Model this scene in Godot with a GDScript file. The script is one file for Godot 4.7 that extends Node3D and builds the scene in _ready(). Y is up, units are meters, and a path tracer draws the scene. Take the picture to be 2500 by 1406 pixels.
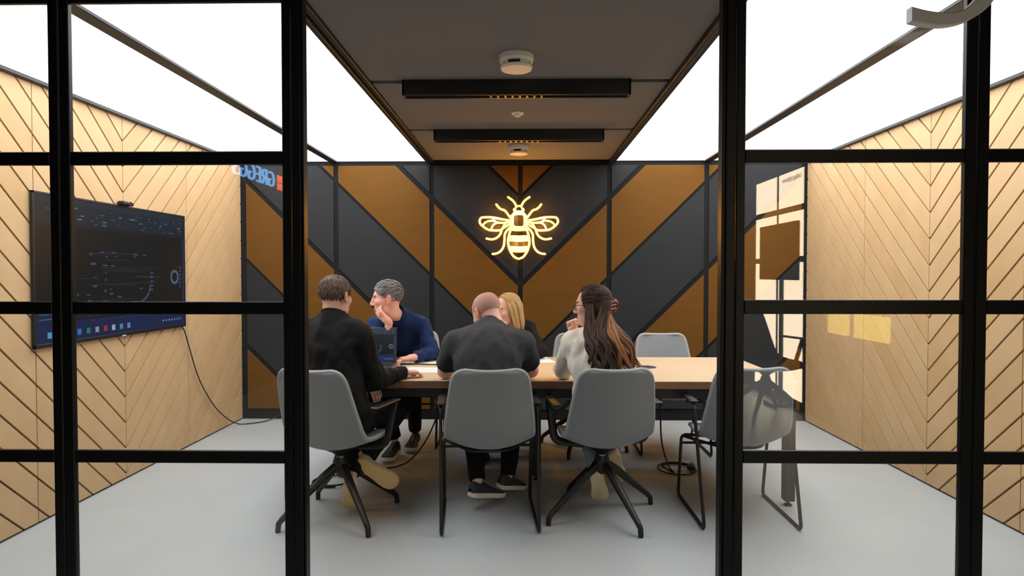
extends Node3D

# ---------------------------------------------------------------- geometry collector
class Geo:
	var v := PackedVector3Array()
	var n := PackedVector3Array()
	var uv := PackedVector2Array()
	var c := PackedColorArray()
	var ix := PackedInt32Array()
	var col := Color(1, 1, 1)

	func vert(p: Vector3, nn: Vector3, t := Vector2.ZERO) -> int:
		v.append(p)
		n.append(nn)
		uv.append(t)
		c.append(col)
		return v.size() - 1

	func tri_i(a: int, b: int, d: int) -> void:
		var f := (v[b] - v[a]).cross(v[d] - v[a])
		if f.dot(n[a] + n[b] + n[d]) > 0.0:
			ix.append(a); ix.append(d); ix.append(b)
		else:
			ix.append(a); ix.append(b); ix.append(d)

	func quad_n(a: Vector3, b: Vector3, d: Vector3, e: Vector3, nn: Vector3) -> void:
		var i := vert(a, nn, Vector2(0, 0))
		vert(b, nn, Vector2(1, 0)); vert(d, nn, Vector2(1, 1)); vert(e, nn, Vector2(0, 1))
		tri_i(i, i + 1, i + 2); tri_i(i, i + 2, i + 3)

	func face(pts: Array, outward: Vector3) -> void:
		var nn: Vector3 = (pts[1] - pts[0]).cross(pts[2] - pts[0]).normalized()
		if nn.dot(outward) < 0.0:
			nn = -nn
		var i := v.size()
		for p in pts:
			vert(p, nn)
		for k in range(1, pts.size() - 1):
			tri_i(i, i + k, i + k + 1)

	# chamfered box centred at t.origin
	func box(t: Transform3D, size: Vector3, bev := 0.0) -> void:
		var h := size * 0.5
		if bev <= 0.0:
			for ax in 3:
				for s in [-1.0, 1.0]:
					var o := Vector3.ZERO; o[ax] = s
					var p := []
					for q in [[-1, -1], [1, -1], [1, 1], [-1, 1]]:
						var w := Vector3.ZERO
						w[ax] = s * h[ax]; w[(ax + 1) % 3] = q[0] * h[(ax + 1) % 3]; w[(ax + 2) % 3] = q[1] * h[(ax + 2) % 3]
						p.append(t * w)
					face(p, t.basis * o)
			return
		bev = minf(bev, minf(h.x, minf(h.y, h.z)) * 0.9)
		var i3 := h - Vector3(bev, bev, bev)
		for ax in 3:
			var b := (ax + 1) % 3
			var d := (ax + 2) % 3
			for s in [-1.0, 1.0]:
				var o := Vector3.ZERO; o[ax] = s
				var p := []
				for q in [[-1, -1], [1, -1], [1, 1], [-1, 1]]:
					var w := Vector3.ZERO
					w[ax] = s * h[ax]; w[b] = q[0] * i3[b]; w[d] = q[1] * i3[d]
					p.append(t * w)
				face(p, t.basis * o)
			for s in [-1.0, 1.0]:
				for r in [-1.0, 1.0]:
					var o2 := Vector3.ZERO; o2[b] = s; o2[d] = r
					var p2 := []
					for q in [-1.0, 1.0]:
						var w1 := Vector3.ZERO; w1[ax] = q * i3[ax]; w1[b] = s * h[b]; w1[d] = r * i3[d]
						var w2 := Vector3.ZERO; w2[ax] = q * i3[ax]; w2[b] = s * i3[b]; w2[d] = r * h[d]
						if q < 0:
							p2.append(t * w1); p2.append(t * w2)
						else:
							p2.append(t * w2); p2.append(t * w1)
					face(p2, t.basis * o2)
		for sx in [-1.0, 1.0]:
			for sy in [-1.0, 1.0]:
				for sz in [-1.0, 1.0]:
					face([t * Vector3(sx * h.x, sy * i3.y, sz * i3.z), t * Vector3(sx * i3.x, sy * h.y, sz * i3.z), t * Vector3(sx * i3.x, sy * i3.y, sz * h.z)], t.basis * Vector3(sx, sy, sz))

	func span(lo: Vector3, hi: Vector3, bev := 0.0) -> void:
		box(Transform3D(Basis.IDENTITY, (lo + hi) * 0.5), (hi - lo).abs(), bev)

	# smooth tube along points; rad per point; flat = ratio of the second radius, up = direction of the second radius
	func tube(pts: Array, rad: Array, sides := 8, caps := true, flat := 1.0, up := Vector3.ZERO, loop := false) -> void:
		var m := pts.size()
		var first := v.size()
		var t0: Vector3 = (pts[1] - pts[0]).normalized()
		var a := Vector3.UP if absf(t0.y) < 0.9 else Vector3.RIGHT
		if up != Vector3.ZERO:
			a = up
		var nx := t0.cross(a).normalized()
		for i in m:
			var pa: Vector3 = pts[(i - 1 + m) % m] if loop else pts[maxi(i - 1, 0)]
			var pb: Vector3 = pts[(i + 1) % m] if loop else pts[mini(i + 1, m - 1)]
			var t := (pb - pa).normalized()
			if up != Vector3.ZERO and absf(t.dot(up)) < 0.98:
				nx = t.cross(up).normalized()
			else:
				nx = (nx - t * nx.dot(t)).normalized()
			var ny := nx.cross(t).normalized()
			var r: float = rad[i] if rad.size() > 1 else rad[0]
			for k in sides:
				var g := TAU * k / sides
				var dn := (nx * cos(g) * flat + ny * sin(g)).normalized()
				vert(pts[i] + (nx * cos(g) + ny * sin(g) * flat) * r, dn, Vector2(float(k) / sides, float(i) / m))
		var rings := m if loop else m - 1
		for i in rings:
			var i2 := (i + 1) % m
			for k in sides:
				var k2 := (k + 1) % sides
				var p := first + i * sides + k
				var q := first + i * sides + k2
				var r2 := first + i2 * sides + k2
				var s := first + i2 * sides + k
				tri_i(p, q, r2); tri_i(p, r2, s)
		if caps and not loop:
			for e in [0, m - 1]:
				var dir: Vector3 = (pts[0] - pts[1]).normalized() if e == 0 else (pts[m - 1] - pts[m - 2]).normalized()
				var rr: float = rad[e] if rad.size() > 1 else rad[0]
				var tip := vert(pts[e] + dir * rr * 0.5 * minf(flat, 1.0), dir)
				for k in sides:
					tri_i(tip, first + e * sides + k, first + e * sides + (k + 1) % sides)

	# revolve a profile of (radius, height) about the y axis of t
	func lathe(t: Transform3D, prof: Array, seg := 24) -> void:
		for i in prof.size() - 1:
			var a: Vector2 = prof[i]
			var b: Vector2 = prof[i + 1]
			var e := (b - a)
			if e.length() < 1e-6:
				continue
			var n2 := Vector2(e.y, -e.x).normalized()
			var st := v.size()
			for k in seg:
				var g := TAU * k / seg
				var dn := t.basis * Vector3(n2.x * cos(g), n2.y, n2.x * sin(g))
				vert(t * Vector3(a.x * cos(g), a.y, a.x * sin(g)), dn)
				vert(t * Vector3(b.x * cos(g), b.y, b.x * sin(g)), dn)
			for k in seg:
				var p := st + k * 2
				var q := st + ((k + 1) % seg) * 2
				if a.x > 1e-5:
					tri_i(p, q, q + 1)
				if b.x > 1e-5:
					tri_i(p, q + 1, p + 1)

	# extrude a convex polygon (2D) given in the xy plane of t, towards +z of t, with a chamfered front edge
	func prism(t: Transform3D, poly: PackedVector2Array, depth: float, bev := 0.0) -> void:
		var m := poly.size()
		var area := 0.0
		for i in m:
			area += poly[i].cross(poly[(i + 1) % m])
		var p2 := poly.duplicate()
		if area < 0.0:
			p2.reverse()
		var inner := PackedVector2Array()
		for i in m:
			var e1 := (p2[i] - p2[(i - 1 + m) % m]).normalized()
			var e2 := (p2[(i + 1) % m] - p2[i]).normalized()
			var n1 := Vector2(-e1.y, e1.x)
			var n2 := Vector2(-e2.y, e2.x)
			var den := 1.0 + n1.dot(n2)
			inner.append(p2[i] + (n1 + n2) / maxf(den, 0.35) * bev)
		var front := []
		for i in m:
			front.append(t * Vector3(inner[i].x, inner[i].y, depth))
		face(front, t.basis.z)
		for i in m:
			var j := (i + 1) % m
			var e := p2[j] - p2[i]
			var o := t.basis * Vector3(e.y, -e.x, 0)
			if bev > 0.0:
				face([t * Vector3(p2[i].x, p2[i].y, depth - bev), t * Vector3(p2[j].x, p2[j].y, depth - bev), t * Vector3(inner[j].x, inner[j].y, depth), t * Vector3(inner[i].x, inner[i].y, depth)], o.normalized() + t.basis.z)
			face([t * Vector3(p2[i].x, p2[i].y, 0), t * Vector3(p2[j].x, p2[j].y, 0), t * Vector3(p2[j].x, p2[j].y, depth - bev), t * Vector3(p2[i].x, p2[i].y, depth - bev)], o)

	# smooth surface over rows of points (all rows alike in length); side flips the normals
	func sheet(rows: Array, side := 1.0, wrap := false) -> void:
		var r := rows.size()
		var w: int = rows[0].size()
		var st := v.size()
		for i in r:
			for k in w:
				var du: Vector3
				if wrap:
					du = rows[i][(k + 1) % w] - rows[i][(k - 1 + w) % w]
				else:
					du = rows[i][mini(k + 1, w - 1)] - rows[i][maxi(k - 1, 0)]
				var dv: Vector3 = rows[mini(i + 1, r - 1)][k] - rows[maxi(i - 1, 0)][k]
				var nn := du.cross(dv)
				nn = nn.normalized() if nn.length() > 1e-12 else Vector3.UP
				vert(rows[i][k], nn * side, Vector2(float(k) / (w - 1), float(i) / (r - 1)))
		for i in r - 1:
			for k in (w if wrap else w - 1):
				var k2 := (k + 1) % w
				var a := st + i * w + k
				var b := st + i * w + k2
				var d := st + (i + 1) * w + k2
				var e := st + (i + 1) * w + k
				tri_i(a, b, d); tri_i(a, d, e)

	func ball(at: Vector3, r: Vector3, seg := 12, rings := 8, b := Basis.IDENTITY) -> void:
		var rows := []
		for i in rings + 1:
			var th := PI * i / rings
			var row := []
			for k in seg:
				var ph := TAU * k / seg
				row.append(Vector3(sin(th) * cos(ph), cos(th), sin(th) * sin(ph)))
			rows.append(row)
		var st := v.size()
		for i in rings + 1:
			for k in seg:
				var u: Vector3 = rows[i][k]
				vert(at + b * (u * r), (b * (u / r)).normalized())
		for i in rings:
			for k in seg:
				var k2 := (k + 1) % seg
				if i > 0:
					tri_i(st + i * seg + k, st + i * seg + k2, st + (i + 1) * seg + k2)
				if i < rings - 1:
					tri_i(st + i * seg + k, st + (i + 1) * seg + k2, st + (i + 1) * seg + k)

	func join(o: Dictionary, t: Transform3D, tint = null) -> void:
		var st := v.size()
		var flip := t.basis.determinant() < 0.0
		var nb := t.basis.inverse().transposed()
		var ov: PackedVector3Array = o.v
		var on: PackedVector3Array = o.n
		for i in ov.size():
			vert(t * ov[i], (nb * on[i]).normalized())
			if o.has("c"):
				c[st + i] = o.c[i]
		var oi: PackedInt32Array = o.i
		for k in range(0, oi.size(), 3):
			ix.append(st + oi[k])
			if flip:
				ix.append(st + oi[k + 2]); ix.append(st + oi[k + 1])
			else:
				ix.append(st + oi[k + 1]); ix.append(st + oi[k + 2])

	func mesh() -> ArrayMesh:
		var a := []
		a.resize(Mesh.ARRAY_MAX)
		a[Mesh.ARRAY_VERTEX] = v
		a[Mesh.ARRAY_NORMAL] = n
		a[Mesh.ARRAY_TEX_UV] = uv
		a[Mesh.ARRAY_COLOR] = c
		a[Mesh.ARRAY_INDEX] = ix
		var m := ArrayMesh.new()
		m.add_surface_from_arrays(Mesh.PRIMITIVE_TRIANGLES, a)
		return m

# ---------------------------------------------------------------- smooth solids (distance field to surface nets)
class Field:
	var prims := []
	var cuts := []
	var noise: FastNoiseLite
	var amp := 0.0
	var nscale := Vector3.ONE

	func cap(a: Vector3, b: Vector3, ra: float, rb: float, k := 0.02) -> void:
		prims.append({"t": 0, "a": a, "b": b, "ra": ra, "rb": rb, "k": k})
	func ell(at: Vector3, r: Vector3, bs := Basis.IDENTITY, k := 0.02) -> void:
		prims.append({"t": 1, "a": at, "r": r, "bs": bs, "k": k})
	func dig(at: Vector3, r: Vector3, bs := Basis.IDENTITY, k := 0.008) -> void:
		prims.append({"t": 2, "a": at, "r": r, "bs": bs, "k": k})
	# keep what lies behind the plane through p with outward normal nn; within: only within that distance of p
	func cut(p: Vector3, nn: Vector3, within := 99.0) -> void:
		cuts.append([p, nn.normalized(), within])

	func build(cell: float) -> Dictionary:
		var lo := Vector3.ONE * 1e9
		var hi := -lo
		for p in prims:
			if p.t == 2:
				continue
			if p.t == 0:
				var r := maxf(p.ra, p.rb)
				lo = lo.min(p.a.min(p.b) - Vector3.ONE * r); hi = hi.max(p.a.max(p.b) + Vector3.ONE * r)
			else:
				var m := maxf(p.r.x, maxf(p.r.y, p.r.z))
				lo = lo.min(p.a - Vector3.ONE * m); hi = hi.max(p.a + Vector3.ONE * m)
		lo -= Vector3.ONE * (cell * 3 + amp); hi += Vector3.ONE * (cell * 3 + amp)
		var nx := int((hi.x - lo.x) / cell) + 2
		var ny := int((hi.y - lo.y) / cell) + 2
		var nz := int((hi.z - lo.z) / cell) + 2
		var g := PackedFloat32Array()
		g.resize(nx * ny * nz)
		g.fill(1.0)
		var sy := nx
		var sz := nx * ny
		for p in prims:
			var k: float = p.k
			var mg := k + cell * 2.5 + amp
			var plo: Vector3
			var phi: Vector3
			if p.t == 0:
				var r := maxf(p.ra, p.rb) + mg
				plo = p.a.min(p.b) - Vector3.ONE * r; phi = p.a.max(p.b) + Vector3.ONE * r
			else:
				var bs0: Basis = p.bs
				var e := Vector3.ZERO
				for ax in 3:
					e[ax] = Vector3(bs0.x[ax] * p.r.x, bs0.y[ax] * p.r.y, bs0.z[ax] * p.r.z).length() + mg
				plo = p.a - e; phi = p.a + e
			var x0 := maxi(int((plo.x - lo.x) / cell), 0)
			var x1 := mini(int((phi.x - lo.x) / cell) + 1, nx - 1)
			var y0 := maxi(int((plo.y - lo.y) / cell), 0)
			var y1 := mini(int((phi.y - lo.y) / cell) + 1, ny - 1)
			var z0 := maxi(int((plo.z - lo.z) / cell), 0)
			var z1 := mini(int((phi.z - lo.z) / cell) + 1, nz - 1)
			var a: Vector3 = p.a
			if p.t == 0:
				var ba: Vector3 = p.b - p.a
				var l2 := maxf(ba.length_squared(), 1e-9)
				var ra: float = p.ra
				var dr: float = p.rb - p.ra
				var lim := maxf(p.ra, p.rb) + mg
				for z in range(z0, z1 + 1):
					for y in range(y0, y1 + 1):
						var o := z * sz + y * sy
						for x in range(x0, x1 + 1):
							var q := Vector3(lo.x + x * cell, lo.y + y * cell, lo.z + z * cell) - a
							var h := clampf(q.dot(ba) / l2, 0.0, 1.0)
							var d := (q - ba * h).length() - ra - dr * h
							var old := g[o + x]
							if d >= old + k:
								continue
							if old - d >= k:
								g[o + x] = d
							else:
								var s := 0.5 + 0.5 * (old - d) / k
								g[o + x] = old + (d - old) * s - k * s * (1.0 - s)
			else:
				var bi: Basis = p.bs.inverse()
				var ir := Vector3(1.0 / p.r.x, 1.0 / p.r.y, 1.0 / p.r.z)
				var digs: bool = p.t == 2
				for z in range(z0, z1 + 1):
					for y in range(y0, y1 + 1):
						var o := z * sz + y * sy
						for x in range(x0, x1 + 1):
							var q := bi * (Vector3(lo.x + x * cell, lo.y + y * cell, lo.z + z * cell) - a)
							var u := q * ir
							var k0 := u.length()
							var k1 := (u * ir).length()
							var d := k0 * (k0 - 1.0) / k1 if k1 > 1e-6 else -0.02
							var old := g[o + x]
							if digs:
								d = -d
								if d > old - k:
									var s2 := clampf(0.5 - 0.5 * (old - d) / k, 0.0, 1.0)
									g[o + x] = old + (d - old) * s2 + k * s2 * (1.0 - s2)
								continue
							if d >= old + k:
								continue
							if old - d >= k:
								g[o + x] = d
							else:
								var s := 0.5 + 0.5 * (old - d) / k
								g[o + x] = old + (d - old) * s - k * s * (1.0 - s)
		var near := cell * 2.6
		if noise or cuts.size():
			var band := near + amp
			for i in g.size():
				var val := g[i]
				if val > band:
					continue
				if val < -band and cuts.is_empty():
					continue
				var z := i / sz
				var y := (i - z * sz) / sy
				var x := i - z * sz - y * sy
				var q := Vector3(lo.x + x * cell, lo.y + y * cell, lo.z + z * cell)
				if noise and val > -band:
					var w := q * nscale
					val += noise.get_noise_3d(w.x, w.y, w.z) * amp
				for cc in cuts:
					var e: Vector3 = q - cc[0]
					if e.length() < cc[2]:
						val = maxf(val, e.dot(cc[1]))
				g[i] = val
		# surface nets
		var id := PackedInt32Array()
		id.resize(g.size())
		id.fill(-1)
		var vv := PackedVector3Array()
		var cells := PackedInt32Array()
		var corner := [0, 1, sy, sy + 1, sz, sz + 1, sz + sy, sz + sy + 1]
		var cp := [Vector3(0, 0, 0), Vector3(1, 0, 0), Vector3(0, 1, 0), Vector3(1, 1, 0), Vector3(0, 0, 1), Vector3(1, 0, 1), Vector3(0, 1, 1), Vector3(1, 1, 1)]
		var edges := [[0, 1], [2, 3], [4, 5], [6, 7], [0, 2], [1, 3], [4, 6], [5, 7], [0, 4], [1, 5], [2, 6], [3, 7]]
		var total := g.size() - sz - sy - 1
		for i in total:
			var val := g[i]
			if val > near or val < -near:
				continue
			var neg := 0
			for c in corner:
				if g[i + c] < 0.0:
					neg += 1
			if neg == 0 or neg == 8:
				continue
			var z := i / sz
			var y := (i - z * sz) / sy
			var x := i - z * sz - y * sy
			if x >= nx - 1 or y >= ny - 1:
				continue
			var sum := Vector3.ZERO
			var cnt := 0
			for e in edges:
				var ga := g[i + corner[e[0]]]
				var gb := g[i + corner[e[1]]]
				if (ga < 0.0) != (gb < 0.0):
					sum += cp[e[0]].lerp(cp[e[1]], ga / (ga - gb))
					cnt += 1
			id[i] = vv.size()
			vv.append(lo + (Vector3(x, y, z) + sum / cnt) * cell)
			cells.append(i)
		var idx := PackedInt32Array()
		var st := [1, sy, sz]
		for n in cells.size():
			var i := cells[n]
			for ax in 3:
				var s0: int = st[ax]
				var ga := g[i]
				var gb := g[i + s0]
				if (ga < 0.0) == (gb < 0.0):
					continue
				var u: int = st[(ax + 1) % 3]
				var w: int = st[(ax + 2) % 3]
				if i - u - w < 0:
					continue
				var a := id[i]
				var b := id[i - u]
				var c2 := id[i - u - w]
				var d := id[i - w]
				if a < 0 or b < 0 or c2 < 0 or d < 0:
					continue
				if ga < 0.0:
					idx.append_array([a, c2, b, a, d, c2])
				else:
					idx.append_array([a, b, c2, a, c2, d])
		var nn := PackedVector3Array()
		nn.resize(vv.size())
		for k in range(0, idx.size(), 3):
			var f := (vv[idx[k + 2]] - vv[idx[k]]).cross(vv[idx[k + 1]] - vv[idx[k]])
			nn[idx[k]] += f
			nn[idx[k + 1]] += f
			nn[idx[k + 2]] += f
		for k in nn.size():
			nn[k] = nn[k].normalized()
		return {"v": vv, "n": nn, "i": idx}

# ---------------------------------------------------------------- naming and placing
var M := {}
var taken := {}

func numbered(called: String) -> String:
	taken[called] = taken.get(called, -1) + 1
	return called if taken[called] == 0 else "%s_%03d" % [called, taken[called]]

func tag(o: Node, label: String, category: String, group := "", kind := "") -> Node:
	o.set_meta("label", label)
	o.set_meta("category", category)
	if group:
		o.set_meta("group", group)
	if kind:
		o.set_meta("kind", kind)
	return o

func thing(called: String, label: String, category: String, at := Vector3.ZERO, turn := 0.0, group := "", kind := "") -> Node3D:
	var o := Node3D.new()
	o.name = numbered(called)
	add_child(o)
	o.position = at
	o.rotation.y = turn
	tag(o, label, category, group, kind)
	return o

func put(g: Geo, called: String, m: Material, parent: Node = null, label := "") -> MeshInstance3D:
	var o := MeshInstance3D.new()
	o.mesh = g.mesh()
	o.material_override = m
	if parent == null:
		o.name = numbered(called)
		add_child(o)
	else:
		o.name = called
		parent.add_child(o, true)
	if label:
		o.set_meta("label", label)
	return o

func structure(g: Geo, called: String, m: Material, label: String, category: String) -> MeshInstance3D:
	var o := put(g, called, m)
	tag(o, label, category, "", "structure")
	return o

func at(x: float, y: float, z: float) -> Transform3D:
	return Transform3D(Basis.IDENTITY, Vector3(x, y, z))

# x, height, distance into the room from the viewer's end
func P(x: float, y: float, d: float) -> Vector3:
	return Vector3(x, y, -d)

# rounds the corners of a path
func rounded(pts: Array, r: float, steps := 5) -> Array:
	var out := [pts[0]]
	for i in range(1, pts.size() - 1):
		var a: Vector3 = pts[i - 1]
		var b: Vector3 = pts[i]
		var c: Vector3 = pts[i + 1]
		var rr := minf(r, minf(a.distance_to(b), b.distance_to(c)) * 0.49)
		var p := b + (a - b).normalized() * rr
		var q := b + (c - b).normalized() * rr
		for k in steps + 1:
			var t := float(k) / steps
			out.append(p.lerp(b, t).lerp(b.lerp(q, t), t))
	out.append(pts[pts.size() - 1])
	return out

# smooth curve through points
func curved(pts: Array, per := 5) -> Array:
	var out := []
	var m := pts.size()
	for i in m - 1:
		var a = pts[maxi(i - 1, 0)]
		var b = pts[i]
		var c = pts[i + 1]
		var d = pts[mini(i + 2, m - 1)]
		for k in per:
			var t := float(k) / per
			out.append(0.5 * ((2.0 * b) + (c - a) * t + (2.0 * a - 5.0 * b + 4.0 * c - d) * t * t + (3.0 * b - a - 3.0 * c + d) * t * t * t))
	out.append(pts[m - 1])
	return out

# ---------------------------------------------------------------- materials
func mat(called: String, c: Color, rough := 0.6, metal := 0.0, spec := 0.5) -> StandardMaterial3D:
	var m := StandardMaterial3D.new()
	m.resource_name = called
	m.albedo_color = c
	m.roughness = rough
	m.metallic = metal
	m.metallic_specular = spec
	M[called] = m
	return m

func noisy(m: StandardMaterial3D, a: Color, b: Color, freq: float, scale: Vector3, seed := 1, size := 512, oct := 4) -> void:
	var f := FastNoiseLite.new()
	f.seed = seed
	f.noise_type = FastNoiseLite.TYPE_SIMPLEX_SMOOTH
	f.frequency = freq
	f.fractal_octaves = oct
	var t := NoiseTexture2D.new()
	t.width = size
	t.height = size
	t.seamless = true
	t.noise = f
	var r := Gradient.new()
	r.set_color(0, a)
	r.set_color(1, b)
	t.color_ramp = r
	m.albedo_color = Color(1, 1, 1)
	m.albedo_texture = t
	m.uv1_triplanar = true
	m.uv1_world_triplanar = true
	m.uv1_scale = scale

func weave(m: StandardMaterial3D, strength: float, scale: float, freq := 0.12, seed := 3) -> void:
	var f := FastNoiseLite.new()
	f.seed = seed
	f.frequency = freq
	var t := NoiseTexture2D.new()
	t.width = 256
	t.height = 256
	t.seamless = true
	t.noise = f
	t.as_normal_map = true
	t.bump_strength = 6.0
	m.normal_enabled = true
	m.normal_texture = t
	m.normal_scale = strength
	m.uv1_triplanar = true
	m.uv1_world_triplanar = true
	m.uv1_scale = Vector3.ONE * scale

func glow(called: String, c: Color, energy: float) -> StandardMaterial3D:
	var m := mat(called, Color(0.9, 0.9, 0.9), 0.5)
	m.emission_enabled = true
	m.emission = c
	m.emission_energy_multiplier = energy
	return m

func materials() -> void:
	var w := mat("birch_plywood", Color.WHITE, 0.6, 0.0, 0.35)
	noisy(w, Color(0.755, 0.625, 0.462), Color(0.785, 0.66, 0.50), 0.008, Vector3(0.4, 0.5, 1.1), 4, 512, 3)
	w = mat("birch_plywood_warm", Color.WHITE, 0.6, 0.0, 0.35)
	noisy(w, Color(0.74, 0.605, 0.435), Color(0.775, 0.645, 0.478), 0.008, Vector3(0.4, 0.5, 1.1), 9, 512, 3)
	mat("groove", Color(0.20, 0.14, 0.075), 0.9, 0.0, 0.2)
	w = mat("panel_amber", Color.WHITE, 0.65, 0.0, 0.25)
	noisy(w, Color(0.385, 0.252, 0.082), Color(0.405, 0.268, 0.092), 0.012, Vector3(0.3, 1.6, 0.3), 12, 512, 3)
	w = mat("panel_charcoal", Color.WHITE, 0.65, 0.0, 0.25)
	noisy(w, Color(0.163, 0.168, 0.178), Color(0.176, 0.181, 0.192), 0.012, Vector3(0.3, 1.6, 0.3), 13, 512, 3)
	mat("panel_joint", Color(0.118, 0.118, 0.124), 0.8, 0.0, 0.25)
	w = mat("grey_floor", Color.WHITE, 0.42)
	noisy(w, Color(0.66, 0.68, 0.69), Color(0.682, 0.70, 0.708), 0.01, Vector3.ONE * 0.35, 21)
	w = mat("ceiling_board", Color.WHITE, 0.9)
	noisy(w, Color(0.445, 0.437, 0.442), Color(0.46, 0.452, 0.457), 0.02, Vector3.ONE, 22)
	mat("black_metal", Color(0.04, 0.045, 0.05), 0.42, 0.0, 0.35)
	mat("black_trim", Color(0.12, 0.12, 0.125), 0.5)
	mat("black_plastic", Color(0.055, 0.055, 0.058), 0.45)
	mat("dark_frame", Color(0.06, 0.062, 0.065), 0.4)
	mat("chrome", Color(0.8, 0.8, 0.8), 0.2, 1.0)
	mat("grey_metal", Color(0.80, 0.80, 0.785), 0.45, 0.0)
	mat("white_plastic", Color(0.86, 0.85, 0.82), 0.45)
	mat("shadow_gap", Color(0.12, 0.10, 0.09), 0.8)
	w = mat("grey_fabric", Color(0.51, 0.52, 0.535), 0.85)
	w.rim_enabled = true; w.rim = 0.35; w.rim_tint = 0.6
	weave(w, 0.25, 9.0)
	mat("dark_fabric", Color(0.10, 0.105, 0.115), 0.9)
	mat("grey_piping", Color(0.58, 0.59, 0.60), 0.7)
	w = mat("table_top", Color.WHITE, 0.4)
	noisy(w, Color(0.76, 0.655, 0.53), Color(0.80, 0.70, 0.58), 0.012, Vector3(0.5, 1.0, 3.0), 31)
	w = mat("table_edge", Color.WHITE, 0.5)
	noisy(w, Color(0.43, 0.30, 0.21), Color(0.52, 0.37, 0.27), 0.02, Vector3(0.7, 8.0, 2.0), 32)
	w = mat("glass", Color(0.9, 0.96, 0.95, 0.01), 0.0, 0.0, 0.5)
	w.transparency = BaseMaterial3D.TRANSPARENCY_ALPHA
	glow("ceiling_glow", Color(0.975, 0.995, 1.0), 2.3)
	glow("neon_amber", Color(1.0, 0.62, 0.11), 5.0)
	glow("lamp_warm", Color(1.0, 0.72, 0.42), 1.2)
	glow("added_hall_glow", Color(1.0, 0.97, 0.92), 5.0)
	glow("added_yellow_glow", Color(1.0, 0.86, 0.25), 3.5)
	mat("paper", Color(0.88, 0.88, 0.87), 0.7)
	mat("print_grey", Color(0.5, 0.5, 0.55), 0.7)
	mat("laptop_shell", Color(0.22, 0.225, 0.23), 0.4, 0.4)
	mat("cable", Color(0.035, 0.035, 0.035), 0.5)
	mat("corridor_dark", Color(0.10, 0.10, 0.105), 0.8)
	glow("sign_blue", Color(0.45, 0.74, 1.0), 7.0)
	glow("sign_orange", Color(1.0, 0.40, 0.015), 8.0)
	glow("added_display_glow", Color(1.0, 0.90, 0.76), 12.0)

# ---------------------------------------------------------------- the room
const XL := -2.675      # inner face of the screen wall
const XR := 2.64        # inner face of the facing plywood wall
const RH := 2.444       # ceiling height
const RD := 5.937       # far wall
const DP := 2.33        # glass partition

func _ready() -> void:
	var cam := Camera3D.new()
	cam.name = "camera"
	cam.position = Vector3(0, 1.38, 0)
	cam.rotation_degrees = Vector3(-1.265, 1.04, 0)
	cam.fov = 49.07
	cam.near = 0.05
	cam.far = 60.0
	add_child(cam)
	cam.current = true
	var we := WorldEnvironment.new()
	we.name = "surroundings"
	var env := Environment.new()
	env.background_mode = Environment.BG_COLOR
	env.background_color = Color(0.02, 0.02, 0.022)
	env.tonemap_mode = Environment.TONE_MAPPER_LINEAR
	env.tonemap_exposure = 1.0
	env.sdfgi_enabled = true
	env.ssao_enabled = true
	env.ssil_enabled = true
	we.environment = env
	add_child(we)
	materials()
	luminous_ceiling()
	shell()
	plank_wall(-1)
	plank_wall(1)
	far_wall()
	partitions()
	corridor()
	ceiling_fittings()
	table()
	chairs()
	screen_on_wall()
	bee()
	table_things()
	floor_cables()
	sign_letter()
	people()

# four glowing ceiling fields with an area light of the same size under each
func luminous_ceiling() -> void:
	var fields := [
		[XL + 0.03, -1.821, "glowing white ceiling panel along the plywood wall with the screen"],
		[-1.746, -0.905, "glowing white ceiling panel between dark ceiling strip and screen side divider"],
		[0.86, 1.679, "glowing white ceiling panel between dark ceiling strip and the divider facing the screen"],
		[1.754, XR - 0.03, "glowing white ceiling panel along the plywood wall without a screen"]]
	for f in fields:
		var x0: float = f[0]
		var x1: float = f[1]
		var g := Geo.new()
		g.span(Vector3(x0, RH - 0.004, -RD + 0.005), Vector3(x1, RH + 0.02, -DP - 0.05))
		var o := put(g, "ceiling_light_panel", M.ceiling_glow)
		tag(o, f[2], "ceiling light", "luminous ceiling panels")
		var l := AreaLight3D.new()
		l.name = "ceiling_panel_light"
		l.area_size = Vector2(x1 - x0, RD - DP - 0.055)
		l.area_normalize_energy = false
		l.light_energy = 0.83
		l.light_color = Color(0.975, 0.995, 1.0)
		l.shadow_enabled = true
		l.set("area_range", 12.0)
		l.position = Vector3((x0 + x1) * 0.5, RH - 0.008, -(RD + DP + 0.045) * 0.5)
		l.rotation_degrees = Vector3(-90, 0, 0)
		add_child(l, true)

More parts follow.
